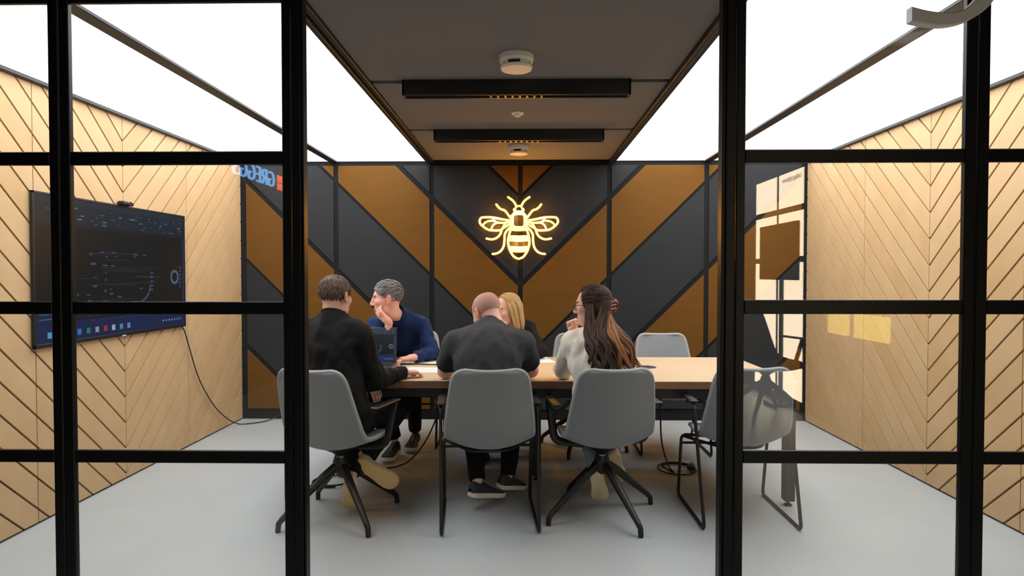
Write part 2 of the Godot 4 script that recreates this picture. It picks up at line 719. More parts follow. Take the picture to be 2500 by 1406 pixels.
func shell() -> void:
	var g := Geo.new()
	g.span(Vector3(-3.4, -0.12, -RD - 0.15), Vector3(3.1, 0.0, 5.2))
	structure(g, "floor", M.grey_floor, "pale grey smooth vinyl floor running under the table and chairs", "floor")
	g = Geo.new()
	g.span(Vector3(XL - 0.15, RH + 0.02, -RD - 0.15), Vector3(XR + 0.15, RH + 0.14, -DP + 0.1))
	var ce := structure(g, "ceiling", M.black_trim, "ceiling with a dark strip of boards between the glowing panels", "ceiling")
	# three boards of the dark centre strip
	var ds := [DP + 0.06, 3.507, 4.673, RD - 0.02]
	for i in 3:
		g = Geo.new()
		g.span(Vector3(-0.845, RH - 0.002, -ds[i + 1] + 0.028), Vector3(0.80, RH + 0.02, -ds[i] - 0.028), 0.003)
		put(g, "ceiling_board", M.ceiling_board, ce)
	# profiles along the strip, the dividers, the wall edges
	var tr := [
		[-0.905, -0.845, 0.03, "black double metal profile edging the dark ceiling strip, screen side"],
		[0.80, 0.86, 0.03, "black double metal profile edging the dark ceiling strip, opposite the screen"],
		[-1.821, -1.746, 0.018, "black divider bar across the glowing ceiling on the screen side"],
		[1.679, 1.754, 0.018, "black divider bar across the glowing ceiling opposite the screen"],
		[XL - 0.01, XL + 0.03, 0.024, "thin black edge trim above the plywood wall with the screen"],
		[XR - 0.03, XR + 0.01, 0.024, "thin black edge trim above the plywood wall without a screen"]]
	var n := 0
	for t in tr:
		n += 1
		g = Geo.new()
		if n <= 2:
			var w: float = (t[1] - t[0]) * 0.44
			g.span(Vector3(t[0], RH - 0.03, -RD), Vector3(t[0] + w, RH + 0.015, -DP - 0.03), 0.003)
			g.span(Vector3(t[1] - w, RH - 0.018, -RD), Vector3(t[1], RH + 0.015, -DP - 0.03), 0.003)
			g.span(Vector3(t[0] + w, RH - 0.008, -RD), Vector3(t[1] - w, RH + 0.015, -DP - 0.03))
		else:
			g.span(Vector3(t[0], RH - t[2], -RD), Vector3(t[1], RH + 0.015, -DP - 0.03), 0.003)
		structure(g, "trim_%d" % n, M.black_trim, t[3], "trim")

# chevron planks on a side wall: V shape about one joint, each plank a piece
func plank_wall(side: int) -> void:
	var x := XL if side < 0 else XR
	var g := Geo.new()
	var xo := x + side * 0.012
	g.span(Vector3(xo, 0, -RD - 0.15), Vector3(xo + side * 0.14, RH + 0.02, -DP + 0.1))
	var wall := structure(g, "wall_left" if side < 0 else "wall_right", M.groove,
		"birch plywood wall of slanted planks carrying the screen" if side < 0 else "birch plywood wall of slanted planks without a screen", "wall")
	var joint := 4.18 if side < 0 else 4.157
	var cols := [1.85, 2.63, 3.405, joint, 4.975 if side < 0 else 4.93, RD] if side < 0 else [1.85, 2.60, 3.375, joint, 4.94, RD]
	var slope := 0.95
	var pitch := 0.1716
	var anchor := 0.55 if side < 0 else 0.576
	var gv := 0.0055 * sqrt(1.0 + slope * slope)
	var lo_y := 0.012
	var hi_y := RH - 0.012
	var rng := RandomNumberGenerator.new()
	rng.seed = 77 + side
	for ci in cols.size() - 1:
		var d0: float = maxf(cols[ci], DP + 0.0)
		var d1: float = cols[ci + 1]
		if d1 <= DP:
			continue
		d0 += 0.003 if ci > 0 else 0.0
		d1 -= 0.003
		var rect := PackedVector2Array([Vector2(d0, lo_y), Vector2(d1, lo_y), Vector2(d1, hi_y), Vector2(d0, hi_y)])
		for k in range(-24, 16):
			var yb := anchor + k * pitch
			var a0 := yb + slope * absf(d0 - joint)
			var a1 := yb + slope * absf(d1 - joint)
			var poly := PackedVector2Array([Vector2(d0, a0 + gv), Vector2(d1, a1 + gv), Vector2(d1, a1 + pitch - gv), Vector2(d0, a0 + pitch - gv)])
			for piece in Geometry2D.intersect_polygons(rect, poly):
				var pw := PackedVector2Array()
				for q in piece:
					if pw.is_empty() or q.distance_to(pw[pw.size() - 1]) > 0.004:
						pw.append(Vector2(-q.x * -side, q.y) if false else q)
				if pw.size() > 2 and pw[0].distance_to(pw[pw.size() - 1]) < 0.004:
					pw.remove_at(pw.size() - 1)
				if pw.size() < 3:
					continue
				# wall plane: polygon x -> depth, polygon y -> height, pushed towards the room
				var b := Basis(Vector3(0, 0, -1), Vector3(0, 1, 0), Vector3(-side, 0, 0))
				var pg := Geo.new()
				pg.prism(Transform3D(b, Vector3(xo, 0, 0)), pw, 0.012, 0.0006)
				put(pg, "plank", M.birch_plywood if rng.randf() < 0.6 else M.birch_plywood_warm, wall)

# far wall: slanted amber and charcoal panels over dark joints
func far_wall() -> void:
	var g := Geo.new()
	g.span(Vector3(XL - 0.15, 0, -RD - 0.14), Vector3(XR + 0.15, RH + 0.02, -RD - 0.012))
	var wall := structure(g, "wall_back", M.panel_joint, "dark far wall of amber and charcoal panels in a big chevron", "wall")
	var c := -0.03
	var xs := [XL, c - 1.74, c - 0.832, c, c + 0.832, c + 1.74, XR]
	var hs := [4.65, 3.75, 2.93, 2.105, 1.272, 0.536, -0.289, -1.041, -1.862, -2.66, -3.46]
	var slope := 0.985
	for i in 6:
		var x0: float = xs[i] + (0.022 if i > 0 else 0.05)
		var x1: float = xs[i + 1] - (0.022 if i < 5 else 0.05)
		var rect := PackedVector2Array([Vector2(x0, 0.10), Vector2(x1, 0.10), Vector2(x1, RH - 0.045), Vector2(x0, RH - 0.045)])
		for k in hs.size() - 1:
			var top: float = hs[k] - (0.018 if k % 2 == 1 else 0.03)
			var bot: float = hs[k + 1] + (0.03 if k % 2 == 1 else 0.018)
			var r0 := slope * absf(x0 - c)
			var r1 := slope * absf(x1 - c)
			var poly := PackedVector2Array([Vector2(x0, bot + r0), Vector2(x1, bot + r1), Vector2(x1, top + r1), Vector2(x0, top + r0)])
			for piece in Geometry2D.intersect_polygons(rect, poly):
				var pw := PackedVector2Array()
				for q in piece:
					if pw.is_empty() or q.distance_to(pw[pw.size() - 1]) > 0.004:
						pw.append(q)
				if pw.size() < 3:
					continue
				var pg := Geo.new()
				pg.prism(Transform3D(Basis.IDENTITY, Vector3(0, 0, -RD - 0.012)), pw, 0.012, 0.002)
				put(pg, "panel", M.panel_amber if k % 2 == 0 else M.panel_charcoal, wall, "amber brown wood panel" if k % 2 == 0 else "charcoal wood panel")

func bar(parent: Node, called: String, lo: Vector3, hi: Vector3, m: Material, bev := 0.003) -> MeshInstance3D:
	var g := Geo.new()
	g.span(lo, hi, bev)
	return put(g, called, m, parent)

# two black framed glass screens, with the way in between them
func partitions() -> void:
	var fr: Material = M.black_metal
	for side in [-1, 1]:
		var d: float = DP if side < 0 else 2.286
		var t := thing("wall_front", "black framed glass partition on the screen side of the open doorway" if side < 0 else "black framed glass partition on the sign letter side of the open doorway", "glass partition", Vector3.ZERO, 0.0, "", "structure")
		var posts: Array
		if side < 0:
			posts = [[-2.63, -2.555], [-1.760, -1.682], [-0.890, -0.822]]
		else:
			posts = [[0.7245, 0.792], [1.566, 1.650], [2.49, 2.57]]
		var z0 := -d - 0.012
		var z1 := -d + 0.012
		for p in posts:
			var mid: float = (p[0] + p[1]) * 0.5
			# two stiles with a narrow gap
			bar(t, "stile", Vector3(p[0], 0, z0), Vector3(mid - 0.0015, RH - 0.03, z1), fr)
			bar(t, "stile", Vector3(mid + 0.0015, 0, z0), Vector3(p[1], RH - 0.03, z1), fr)
		# door jamb profile with its stepped edge towards the opening
		if side < 0:
			bar(t, "door_jamb", Vector3(-0.822, 0, z0 - 0.03), Vector3(-0.813, RH - 0.03, z1 - 0.01), fr)
		else:
			bar(t, "door_jamb", Vector3(0.712, 0, z0 - 0.035), Vector3(0.7245, RH - 0.03, z1 - 0.01), fr)
			bar(t, "door_jamb", Vector3(0.7245, 0, z0 - 0.035), Vector3(0.745, RH - 0.03, z0), M.black_trim)
		var spans := []
		for i in posts.size() - 1:
			spans.append([posts[i][1], posts[i + 1][0]])
		var rows: Array = [[2.38 if side < 0 else 2.41, RH], [1.785, 1.834], [1.230, 1.277], [0.673, 0.719], [0.0, 0.14]] if side < 0 else [[2.41, RH], [1.778, 1.825], [1.2365, 1.287], [0.697, 0.742], [0.0, 0.14]]
		for s in spans:
			for r in rows:
				bar(t, "rail", Vector3(s[0], r[0], -d - 0.010), Vector3(s[1], r[1], -d + 0.010), fr)
			for i in rows.size() - 1:
				bar(t, "glass_pane", Vector3(s[0] - 0.005, rows[i + 1][1] - 0.005, -d - 0.004), Vector3(s[1] + 0.005, rows[i][0] + 0.005, -d + 0.004), M.glass, 0.0)
		# narrow infill between the last post and the side wall
		if side < 0:
			bar(t, "wall_channel", Vector3(XL, 0, z0), Vector3(-2.63, RH, z1), fr)
		else:
			bar(t, "wall_channel", Vector3(2.57, 0, z0), Vector3(XR, RH, z1), fr)
	var hd := Geo.new()
	hd.span(Vector3(XL, RH - 0.03, -DP - 0.05), Vector3(XR, RH + 0.02, -2.24), 0.004)
	structure(hd, "trim_7", M.black_metal, "black head track above the glass partition and doorway", "trim")

# the dim hall on the viewer's side: closes the space and holds what the panes mirror
func corridor() -> void:
	var g := Geo.new()
	g.span(Vector3(-3.4, RH + 0.35, -DP + 0.1), Vector3(3.1, RH + 0.45, 5.2))
	structure(g, "ceiling_hall", M.corridor_dark, "dark ceiling of the hall outside the meeting room", "ceiling")
	g = Geo.new()
	g.span(Vector3(-3.4, 0, -DP + 0.1), Vector3(-3.2, RH + 0.35, 5.2))
	structure(g, "wall_hall_left", M.corridor_dark, "dark hall wall carrying the lit shop lettering", "wall")
	g = Geo.new()
	g.span(Vector3(2.80, 0, -DP + 0.1), Vector3(3.1, RH + 0.35, 5.2))
	structure(g, "wall_hall_right", M.corridor_dark, "dark hall wall carrying the cream display", "wall")
	g = Geo.new()
	g.span(Vector3(-3.4, 0, 5.0), Vector3(3.1, RH + 0.35, 5.2))
	structure(g, "wall_hall_end", M.corridor_dark, "dark end wall of the hall", "wall")
	g = Geo.new()
	g.span(Vector3(-3.4, 0, -DP - 0.02), Vector3(XL - 0.01, RH + 0.35, -DP + 0.1))
	g.span(Vector3(XR + 0.01, 0, -DP - 0.02), Vector3(3.1, RH + 0.35, -DP + 0.1))
	g.span(Vector3(-3.4, RH + 0.02, -DP - 0.02), Vector3(3.1, RH + 0.35, -DP + 0.1))
	structure(g, "wall_hall_front", M.corridor_dark, "dark hall wall around the glass partition", "wall")
	var hl := thing("added_hall_panel", "unseen flat white fill light added under the hall ceiling", "ceiling light", Vector3(0.3, RH + 0.35, 2.6))  # unseen fill lamp, added to brighten the chair backs and sign letter
	var hg := Geo.new()
	hg.span(Vector3(-1.2, -0.03, -0.3), Vector3(1.2, 0.0, 0.3), 0.004)
	put(hg, "diffuser", M.added_hall_glow, hl)
	var ha := AreaLight3D.new()
	ha.name = "added_hall_light"
	ha.area_size = Vector2(2.4, 0.6)
	ha.area_normalize_energy = false
	ha.light_energy = 2.2
	ha.light_color = Color(1.0, 0.97, 0.92)
	ha.shadow_enabled = true
	ha.position = Vector3(0.3, RH + 0.315, 2.6)
	ha.rotation_degrees = Vector3(-90, 0, 0)
	add_child(ha, true)
	# lit shop lettering on the hall wall, mirrored in the panes
	var sg := thing("shop_sign", "lit pale blue shop lettering with four orange squares on the hall wall", "sign", Vector3(-3.19, 2.57, 2.9), PI / 2)
	var tm := TextMesh.new()
	var sf := SystemFont.new()
	sf.font_names = PackedStringArray(["Droid Sans"])
	sf.font_weight = 400
	tm.font = sf
	tm.text = "GREGGS"
	tm.font_size = 32
	tm.pixel_size = 0.0078
	tm.depth = 0.02
	var lt := MeshInstance3D.new()
	lt.name = "lettering"
	lt.mesh = tm
	lt.material_override = M.sign_blue
	lt.position = Vector3(0.11, 0, 0.01)
	lt.scale = Vector3(1.28, 1.0, 1.0)
	sg.add_child(lt)
	for ix in 2:
		for iy in 2:
			var q := Geo.new()
			q.span(Vector3(-0.76 + ix * 0.10, -0.095 + iy * 0.10, 0), Vector3(-0.675 + ix * 0.10, -0.01 + iy * 0.10, 0.02))
			put(q, "square", M.sign_orange, sg, "orange square")
	# cream display with added glow in a black grid, monitor before it, both mirrored
	var dw := thing("display_wall", "tall cream display with added glow and black grid bars on the hall wall", "display", Vector3(2.80, 0, 2.36))
	for r in [[0.10, 1.50], [1.56, 2.02], [2.08, 2.44]]:
		for s in [[-0.65, -0.02], [0.02, 0.65]]:
			var q := Geo.new()
			q.span(Vector3(-0.03, r[0], s[0]), Vector3(0, r[1], s[1]))
			put(q, "added_glow_field", M.added_display_glow, dw)
	var fr := Geo.new()
	for y in [0.07, 1.53, 2.05, 2.47]:
		fr.span(Vector3(-0.035, y - 0.03, -0.68), Vector3(0, y + 0.03, 0.68))
	for z in [-0.665, 0.0, 0.665]:
		fr.span(Vector3(-0.036, 0.05, z - 0.02), Vector3(0, 2.49, z + 0.02))
	put(fr, "grid_frame", M.black_metal, dw)
	var l := AreaLight3D.new()
	l.name = "added_display_light"
	l.area_size = Vector2(1.3, 2.3)
	l.area_normalize_energy = false
	l.light_energy = 0.02
	l.light_color = Color(1.0, 0.9, 0.76)
	l.shadow_enabled = true
	l.position = Vector3(2.755, 1.27, 2.36)
	l.rotation_degrees = Vector3(0, 90, 0)
	add_child(l, true)
	var cap := TextMesh.new()
	cap.font = sf
	cap.text = "Ceiling Lightness"
	cap.font_size = 24
	cap.pixel_size = 0.0026
	cap.depth = 0.002
	var ct := MeshInstance3D.new()
	ct.name = "caption"
	ct.mesh = cap
	ct.material_override = M.black_trim
	ct.position = Vector3(-0.032, 2.37, -0.34)
	ct.rotation.y = -PI / 2
	dw.add_child(ct)
	for q in [[0.88, 1.20], [0.28, 0.75]]:  # speculative glowing blocks, added for the yellow patches mirrored in the pane
		var yg := Geo.new()
		yg.span(Vector3(2.76, 0.85, q[0]), Vector3(2.80, 1.05, q[1]), 0.004)
		tag(put(yg, "added_glow_box", M.added_yellow_glow), "small glowing yellow block added low on the hall wall" if q[0] > 0.5 else "wide glowing yellow block added low on the hall wall", "added glow")
	var mo := thing("monitor_stand", "black flat monitor on a slim stand before the cream display", "monitor", Vector3(2.66, 0, 2.07))
	bar(mo, "monitor_panel", Vector3(-0.02, 1.32, -0.47), Vector3(0.02, 1.90, 0.47), M.black_plastic)
	bar(mo, "pole", Vector3(0.022, 0.04, -0.03), Vector3(0.05, 1.6, 0.03), M.black_plastic)
	bar(mo, "foot_plate", Vector3(-0.1, 0, -0.12), Vector3(0.08, 0.04, 0.12), M.black_plastic)

func ceiling_fittings() -> void:
	for a in [[-0.035, 3.10, "round white smoke detector between the doorway and first black ceiling bar"], [-0.04, 5.27, "round white smoke detector close to the dark far wall"]]:
		var t := thing("smoke_detector", a[2], "smoke detector", P(a[0], RH - 0.002, a[1]), 0.0, "smoke detectors on the ceiling strip")
		var g := Geo.new()
		g.lathe(Transform3D.IDENTITY, [Vector2(0.0, 0), Vector2(0.084, 0.0), Vector2(0.084, -0.022), Vector2(0.078, -0.034), Vector2(0.0, -0.034)], 32)
		put(g, "base", M.white_plastic, t)
		g = Geo.new()
		g.lathe(Transform3D.IDENTITY, [Vector2(0.056, -0.034), Vector2(0.056, -0.052)], 24)
		put(g, "smoke_chamber", M.shadow_gap, t)
		for k in 4:
			g = Geo.new()
			var an := TAU * (k + 0.4) / 4
			g.box(Transform3D(Basis(Vector3.UP, an), Vector3(sin(an) * 0.067, -0.043, cos(an) * 0.067)), Vector3(0.05, 0.019, 0.008), 0.001)
			put(g, "spacer", M.white_plastic, t)
		g = Geo.new()
		g.lathe(Transform3D.IDENTITY, [Vector2(0.0, -0.051), Vector2(0.077, -0.051), Vector2(0.079, -0.056), Vector2(0.074, -0.066), Vector2(0.0, -0.068)], 32)
		put(g, "cap", M.white_plastic, t)
	var pt := thing("motion_sensor", "small white ceiling motion sensor between the two black bars", "sensor", P(-0.04, RH - 0.002, 4.18))
	var pg := Geo.new()
	pg.lathe(Transform3D.IDENTITY, [Vector2(0.0, 0), Vector2(0.042, 0), Vector2(0.042, -0.004), Vector2(0.034, -0.012), Vector2(0.0, -0.012)], 24)
	put(pg, "flange", M.white_plastic, pt)
	pg = Geo.new()
	pg.ball(Vector3(0, -0.012, 0), Vector3(0.026, 0.018, 0.026), 16, 10)
	put(pg, "lens", M.white_plastic, pt)
	# black linear bars with a small lit louvre in the middle
	for a in [[-0.04, 3.50, "long black ceiling bar with lit louvre between sensor and doorway"], [-0.035, 4.68, "long black ceiling bar with lit louvre between sensor and far wall"]]:
		var t := thing("linear_ceiling_light", a[2], "ceiling light", P(a[0], RH, a[1]), 0.0, "black bars across the ceiling strip")
		var g := Geo.new()
		var hl := 0.625
		var y0 := -0.086
		# hollow channel: two long cheeks, ends, and a recessed underside
		g.span(Vector3(-hl, y0, 0.028), Vector3(hl, 0.002, 0.040), 0.002)
		g.span(Vector3(-hl, y0, -0.040), Vector3(hl, 0.002, -0.028), 0.002)
		g.span(Vector3(-hl, y0, -0.040), Vector3(-hl + 0.012, 0.002, 0.040), 0.002)
		g.span(Vector3(hl - 0.012, y0, -0.040), Vector3(hl, 0.002, 0.040), 0.002)
		put(g, "housing", M.black_plastic, t)
		for s in [-1.0, 1.0]:
			g = Geo.new()
			g.span(Vector3(s * (hl - 0.012), -0.076, -0.028), Vector3(s * 0.145, -0.066, 0.028))
			put(g, "underside_cover", M.black_trim, t)
		for k in 8:
			var x := -0.14 + 0.04 * k
			g = Geo.new()
			g.span(Vector3(x - 0.006, -0.088, -0.028), Vector3(x + 0.006, -0.045, 0.028))
			put(g, "louvre_blade", M.black_plastic, t)
		for k in 7:
			g = Geo.new()
			g.span(Vector3(-0.133 + 0.04 * k, -0.052, -0.02), Vector3(-0.107 + 0.04 * k, -0.046, 0.02))
			put(g, "lamp_cell", M.lamp_warm, t)
		var l := SpotLight3D.new()
		l.name = "louvre_light"
		l.light_energy = 0.35
		l.light_color = Color(1.0, 0.74, 0.45)
		l.spot_angle = 55.0
		l.spot_range = 8.0
		l.spot_attenuation = 2.0
		l.light_size = 0.05
		l.shadow_enabled = true
		l.position = P(a[0], RH - 0.10, a[1])
		l.rotation_degrees = Vector3(-90, 0, 0)
		add_child(l, true)

# ---------------------------------------------------------------- table
func table() -> void:
	var t := thing("meeting_table", "long light wood meeting table on a black steel frame", "table", Vector3(0.087, 0, -4.275))
	var hx := 1.525
	var hz := 0.545
	var g := Geo.new()
	g.span(Vector3(-hx, 0.742, -hz), Vector3(hx, 0.746, hz), 0.001)
	put(g, "tabletop", M.table_top, t)
	g = Geo.new()
	g.span(Vector3(-hx, 0.700, -hz), Vector3(hx, 0.742, hz), 0.001)
	put(g, "tabletop_edge", M.table_edge, t, "brown tabletop edge")
	g = Geo.new()
	for z in [-hz + 0.045, hz - 0.045]:
		g.span(Vector3(-hx + 0.02, 0.645, z - 0.03), Vector3(hx - 0.02, 0.700, z + 0.03), 0.003)
	for x in [-hx + 0.05, hx - 0.05]:
		g.span(Vector3(x - 0.03, 0.645, -hz + 0.075), Vector3(x + 0.03, 0.700, hz - 0.075), 0.003)
	put(g, "frame", M.dark_frame, t)
	g = Geo.new()
	g.span(Vector3(-1.2, 0.56, -0.16), Vector3(1.2, 0.565, 0.10), 0.0)
	g.span(Vector3(-1.2, 0.56, -0.165), Vector3(1.2, 0.64, -0.16), 0.0)
	g.span(Vector3(-1.2, 0.56, 0.10), Vector3(1.2, 0.64, 0.105), 0.0)
	put(g, "cable_tray", M.dark_frame, t)
	for p in [[-hx + 0.031, hz - 0.04], [hx - 0.031, hz - 0.04], [-hx + 0.031, -hz + 0.04], [hx - 0.031, -hz + 0.04], [0.0, 0.06], [0.0, -hz + 0.04]]:
		g = Geo.new()
		g.span(Vector3(p[0] - 0.03, 0.03, p[1] - 0.03), Vector3(p[0] + 0.03, 0.655, p[1] + 0.03), 0.003)
		var lg := put(g, "leg", M.dark_frame, t)
		g = Geo.new()
		g.lathe(at(p[0], 0, p[1]), [Vector2(0, 0.0), Vector2(0.022, 0.0), Vector2(0.022, 0.008), Vector2(0.008, 0.012), Vector2(0.008, 0.03)], 16)
		put(g, "levelling_foot", M.black_plastic, lg)
	g = Geo.new()
	var cp := at(0.749, 0.746, -0.02)
	g.lathe(cp, [Vector2(0.0, 0.005), Vector2(0.055, 0.005), Vector2(0.066, 0.002), Vector2(0.068, 0.0)], 28)
	put(g, "cable_port", M.grey_fabric if false else M.laptop_shell, t, "round dark grey cable port lid")

# ---------------------------------------------------------------- chairs
func shell_point(prof: Array, hw: Array, bk: Array, s: float, u: float, off: float) -> Vector3:
	var k := clampi(int(s), 0, prof.size() - 2)
	var f := s - k
	var a: Vector2 = prof[maxi(k - 1, 0)]
	var b: Vector2 = prof[k]
	var c: Vector2 = prof[k + 1]
	var d: Vector2 = prof[mini(k + 2, prof.size() - 1)]
	var p := 0.5 * ((2.0 * b) + (c - a) * f + (2.0 * a - 5.0 * b + 4.0 * c - d) * f * f + (3.0 * b - a - 3.0 * c + d) * f * f * f)
	var tn := (0.5 * ((c - a) + 2.0 * (2.0 * a - 5.0 * b + 4.0 * c - d) * f + 3.0 * (3.0 * b - a - 3.0 * c + d) * f * f)).normalized()
	var nm := Vector2(tn.y, -tn.x)
	var w: float = lerpf(hw[k], hw[k + 1], f)
	var bu: float = lerpf(bk[k], bk[k + 1], f)
	# rounded corners at the top of the back and at the seat lip
	var total := prof.size() - 1.0
	var ends := [[(total - s) * 0.075, 0.06], [s * 0.07, 0.07]]
	for e in ends:
		if e[0] < e[1]:
			var r: float = e[1]
			var q: float = r - e[0]
			w = w - r + sqrt(maxf(r * r - q * q, 0.0))
	var lift := bu * u * u - off
	return Vector3(u * w, p.y + nm.y * lift, p.x + nm.x * lift)

func chair_shell(t: Node3D) -> void:
	var prof := [Vector2(0.235, 0.448), Vector2(0.17, 0.460), Vector2(0.05, 0.452), Vector2(-0.07, 0.442), Vector2(-0.155, 0.450), Vector2(-0.205, 0.50), Vector2(-0.232, 0.58), Vector2(-0.255, 0.68), Vector2(-0.28, 0.79), Vector2(-0.30, 0.872)]
	var hw := [0.205, 0.215, 0.228, 0.235, 0.238, 0.238, 0.232, 0.220, 0.204, 0.187]
	var bk := [0.012, 0.02, 0.032, 0.05, 0.068, 0.066, 0.055, 0.042, 0.032, 0.024]
	var ss := [0.0, 0.06, 0.15, 0.3, 0.5, 0.75, 1.0, 1.5, 2.0, 2.5, 3.0, 3.4, 3.7, 4.0, 4.3, 4.6, 5.0, 5.5, 6.0, 6.6, 7.2, 7.8, 8.2, 8.45, 8.65, 8.8, 8.9, 8.96, 9.0]
	var inner := []
	var outer := []
	for s in ss:
		var ri := []
		var ro := []
		for k in 17:
			var u := -1.0 + k / 8.0
			ri.append(shell_point(prof, hw, bk, s, u, 0.0))
			ro.append(shell_point(prof, hw, bk, s, u, 0.026))
		inner.append(ri)
		outer.append(ro)
	var g := Geo.new()
	g.sheet(inner, -1.0)
	g.sheet(outer, 1.0)
	# rim between the two skins
	var loop_i := []
	var loop_o := []
	var order := []
	for i in ss.size():
		order.append([i, 16])
	for k in range(15, -1, -1):
		order.append([ss.size() - 1, k])
	for i in range(ss.size() - 2, -1, -1):
		order.append([i, 0])
	for k in range(1, 16):
		order.append([0, k])
	for o in order:
		loop_i.append(inner[o[0]][o[1]])
		loop_o.append(outer[o[0]][o[1]])
	var mid := []
	for k in loop_i.size():
		mid.append((loop_i[k] + loop_o[k]) * 0.5)
	put(g, "upholstered_shell", M.grey_fabric, t)
	var pg := Geo.new()
	pg.tube(mid, [0.0135], 8, false, 1.0, Vector3.ZERO, true)
	put(pg, "piping", M.grey_piping, t, "pale grey edge piping")

func sled_chair() -> Node3D:
	var t := thing("sled_chair", "grey chair", "chair")
	chair_shell(t)
	for s in [-1.0, 1.0]:
		var g := Geo.new()
		var path := rounded([Vector3(s * 0.10, 0.400, 0.16), Vector3(s * 0.262, 0.400, 0.20), Vector3(s * 0.262, 0.010, 0.275), Vector3(s * 0.258, 0.010, -0.285), Vector3(s * 0.268, 0.646, -0.10), Vector3(s * 0.268, 0.652, 0.13)], 0.035, 6)
		g.tube(path, [0.0095], 10)
		put(g, "sled_leg", M.black_plastic, t)
		g = Geo.new()
		g.box(Transform3D(Basis.IDENTITY, Vector3(s * 0.268, 0.664, 0.02)), Vector3(0.046, 0.014, 0.26), 0.005)
		put(g, "armrest", M.black_plastic, t)
	var cg := Geo.new()
	cg.tube([Vector3(-0.262, 0.345, 0.212), Vector3(0.262, 0.345, 0.212)], [0.008], 8)
	put(cg, "crossbar", M.black_plastic, t)
	cg = Geo.new()
	cg.tube(rounded([Vector3(-0.255, 0.40, 0.15), Vector3(-0.10, 0.40, -0.10), Vector3(0.10, 0.40, -0.10), Vector3(0.255, 0.40, 0.15)], 0.06), [0.009], 8)
	put(cg, "seat_bracket", M.black_plastic, t)
	return t

func swivel_chair() -> Node3D:
	var t := thing("swivel_chair", "grey chair", "chair")
	chair_shell(t)
	var g := Geo.new()
	g.lathe(Transform3D.IDENTITY, [Vector2(0.0, 0.425), Vector2(0.13, 0.425), Vector2(0.12, 0.412), Vector2(0.05, 0.375), Vector2(0.034, 0.36), Vector2(0.034, 0.352)], 24)
	put(g, "seat_mount", M.black_plastic, t)
	g = Geo.new()
	g.lathe(Transform3D.IDENTITY, [Vector2(0.0, 0.352), Vector2(0.027, 0.352), Vector2(0.027, 0.344), Vector2(0.0, 0.344)], 24)
	put(g, "swivel_ring", M.chrome, t, "chrome swivel ring")
	g = Geo.new()
	g.lathe(Transform3D.IDENTITY, [Vector2(0.0, 0.345), Vector2(0.036, 0.345), Vector2(0.044, 0.32), Vector2(0.046, 0.27), Vector2(0.02, 0.24), Vector2(0.0, 0.238)], 24)
	put(g, "hub", M.black_plastic, t)
	for s in [-1.0, 1.0]:
		g = Geo.new()
		g.tube(rounded([Vector3(s * 0.10, 0.408, 0.02), Vector3(s * 0.272, 0.425, 0.03), Vector3(s * 0.288, 0.655, 0.10)], 0.05), [0.011], 8, true, 2.2, Vector3(1, 0, 0))
		var sp := put(g, "arm_support", M.black_plastic, t)
		g = Geo.new()
		g.box(Transform3D(Basis.IDENTITY, Vector3(s * 0.288, 0.662, 0.0)), Vector3(0.05, 0.016, 0.27), 0.006)
		put(g, "armrest", M.black_plastic, sp)
	return t

func star_leg(a: float) -> Geo:
	var g := Geo.new()
	var d := Vector3(sin(a), 0, cos(a))
	var pts := [d * 0.02 + Vector3(0, 0.300, 0), d * 0.10 + Vector3(0, 0.248, 0), d * 0.33 + Vector3(0, 0.066, 0), d * 0.350 + Vector3(0, 0.045, 0), d * 0.354 + Vector3(0, 0.004, 0)]
	g.tube(pts, [0.026, 0.024, 0.016, 0.015, 0.0145], 10, true, 1.0)
	return g

func star_legs(t: Node3D, turn: float) -> void:
	for k in 4:
		put(star_leg(turn + TAU * k / 4), "star_leg", M.black_plastic, t)

func chairs() -> void:
	var sled := sled_chair()
	var swiv := swivel_chair()
	# yaw: heading to the side, 0 = facing the far wall, 180 = facing the doorway
	var list := [
		["w", -1.036, 3.54, 16.0, "grey upholstered swivel chair occupied by the person in a black sweatshirt", 55.0],
		["s", -0.197, 3.57, -5.0, "grey upholstered sled chair occupied by the person in a dark grey short sleeved top", 0.0],
		["w", 0.45, 3.60, -8.0, "grey upholstered swivel chair occupied by the long haired person in a cream sweater", 20.0],
		["s", 1.23, 3.66, 0.0, "empty grey sled chair drawn up next to the long haired person's chair", 0.0],
		["s", -0.95, 5.20, 180.0, "grey sled chair occupied by the person in a navy sweater", 0.0],
		["w", -0.21, 5.02, 180.0, "grey swivel chair occupied by the blonde person in a dark blazer", 65.0],
		["w", 0.474, 5.0, 180.0, "empty grey swivel chair at the far table side next to the blonde person", 67.0],
		["s", 1.155, 5.02, 180.0, "empty grey sled chair at the far table side behind the round cable port", 0.0]]
	var first := {"s": true, "w": true}
	for c in list:
		var proto := sled if c[0] == "s" else swiv
		var o: Node3D
		if first[c[0]]:
			o = proto
			first[c[0]] = false
		else:
			o = proto.duplicate()
			o.name = numbered("sled_chair" if c[0] == "s" else "swivel_chair")
			add_child(o)
			for ch in o.get_children():
				if String(ch.name).begins_with("star_leg"):
					o.remove_child(ch)
					ch.free()
		o.position = P(c[1], 0, c[2])
		o.rotation.y = PI - deg_to_rad(c[3])
		tag(o, c[4], "chair", "grey chairs around the table")
		if c[0] == "w":
			star_legs(o, deg_to_rad(c[5]))
	# a larger dark chair of the same make out in the hall, mirrored in the pane
	var hc: Node3D = swiv.duplicate()
	hc.name = numbered("swivel_chair")
	add_child(hc)
	hc.position = Vector3(2.33, 0, 1.52)
	hc.rotation.y = deg_to_rad(160.0)
	hc.scale = Vector3.ONE * 1.15
	for ch in hc.get_children():
		var nm := String(ch.name)
		if nm.begins_with("upholstered") or nm.begins_with("piping"):
			ch.material_override = M.dark_fabric
	tag(hc, "large dark swivel chair in the hall before the cream display", "chair")

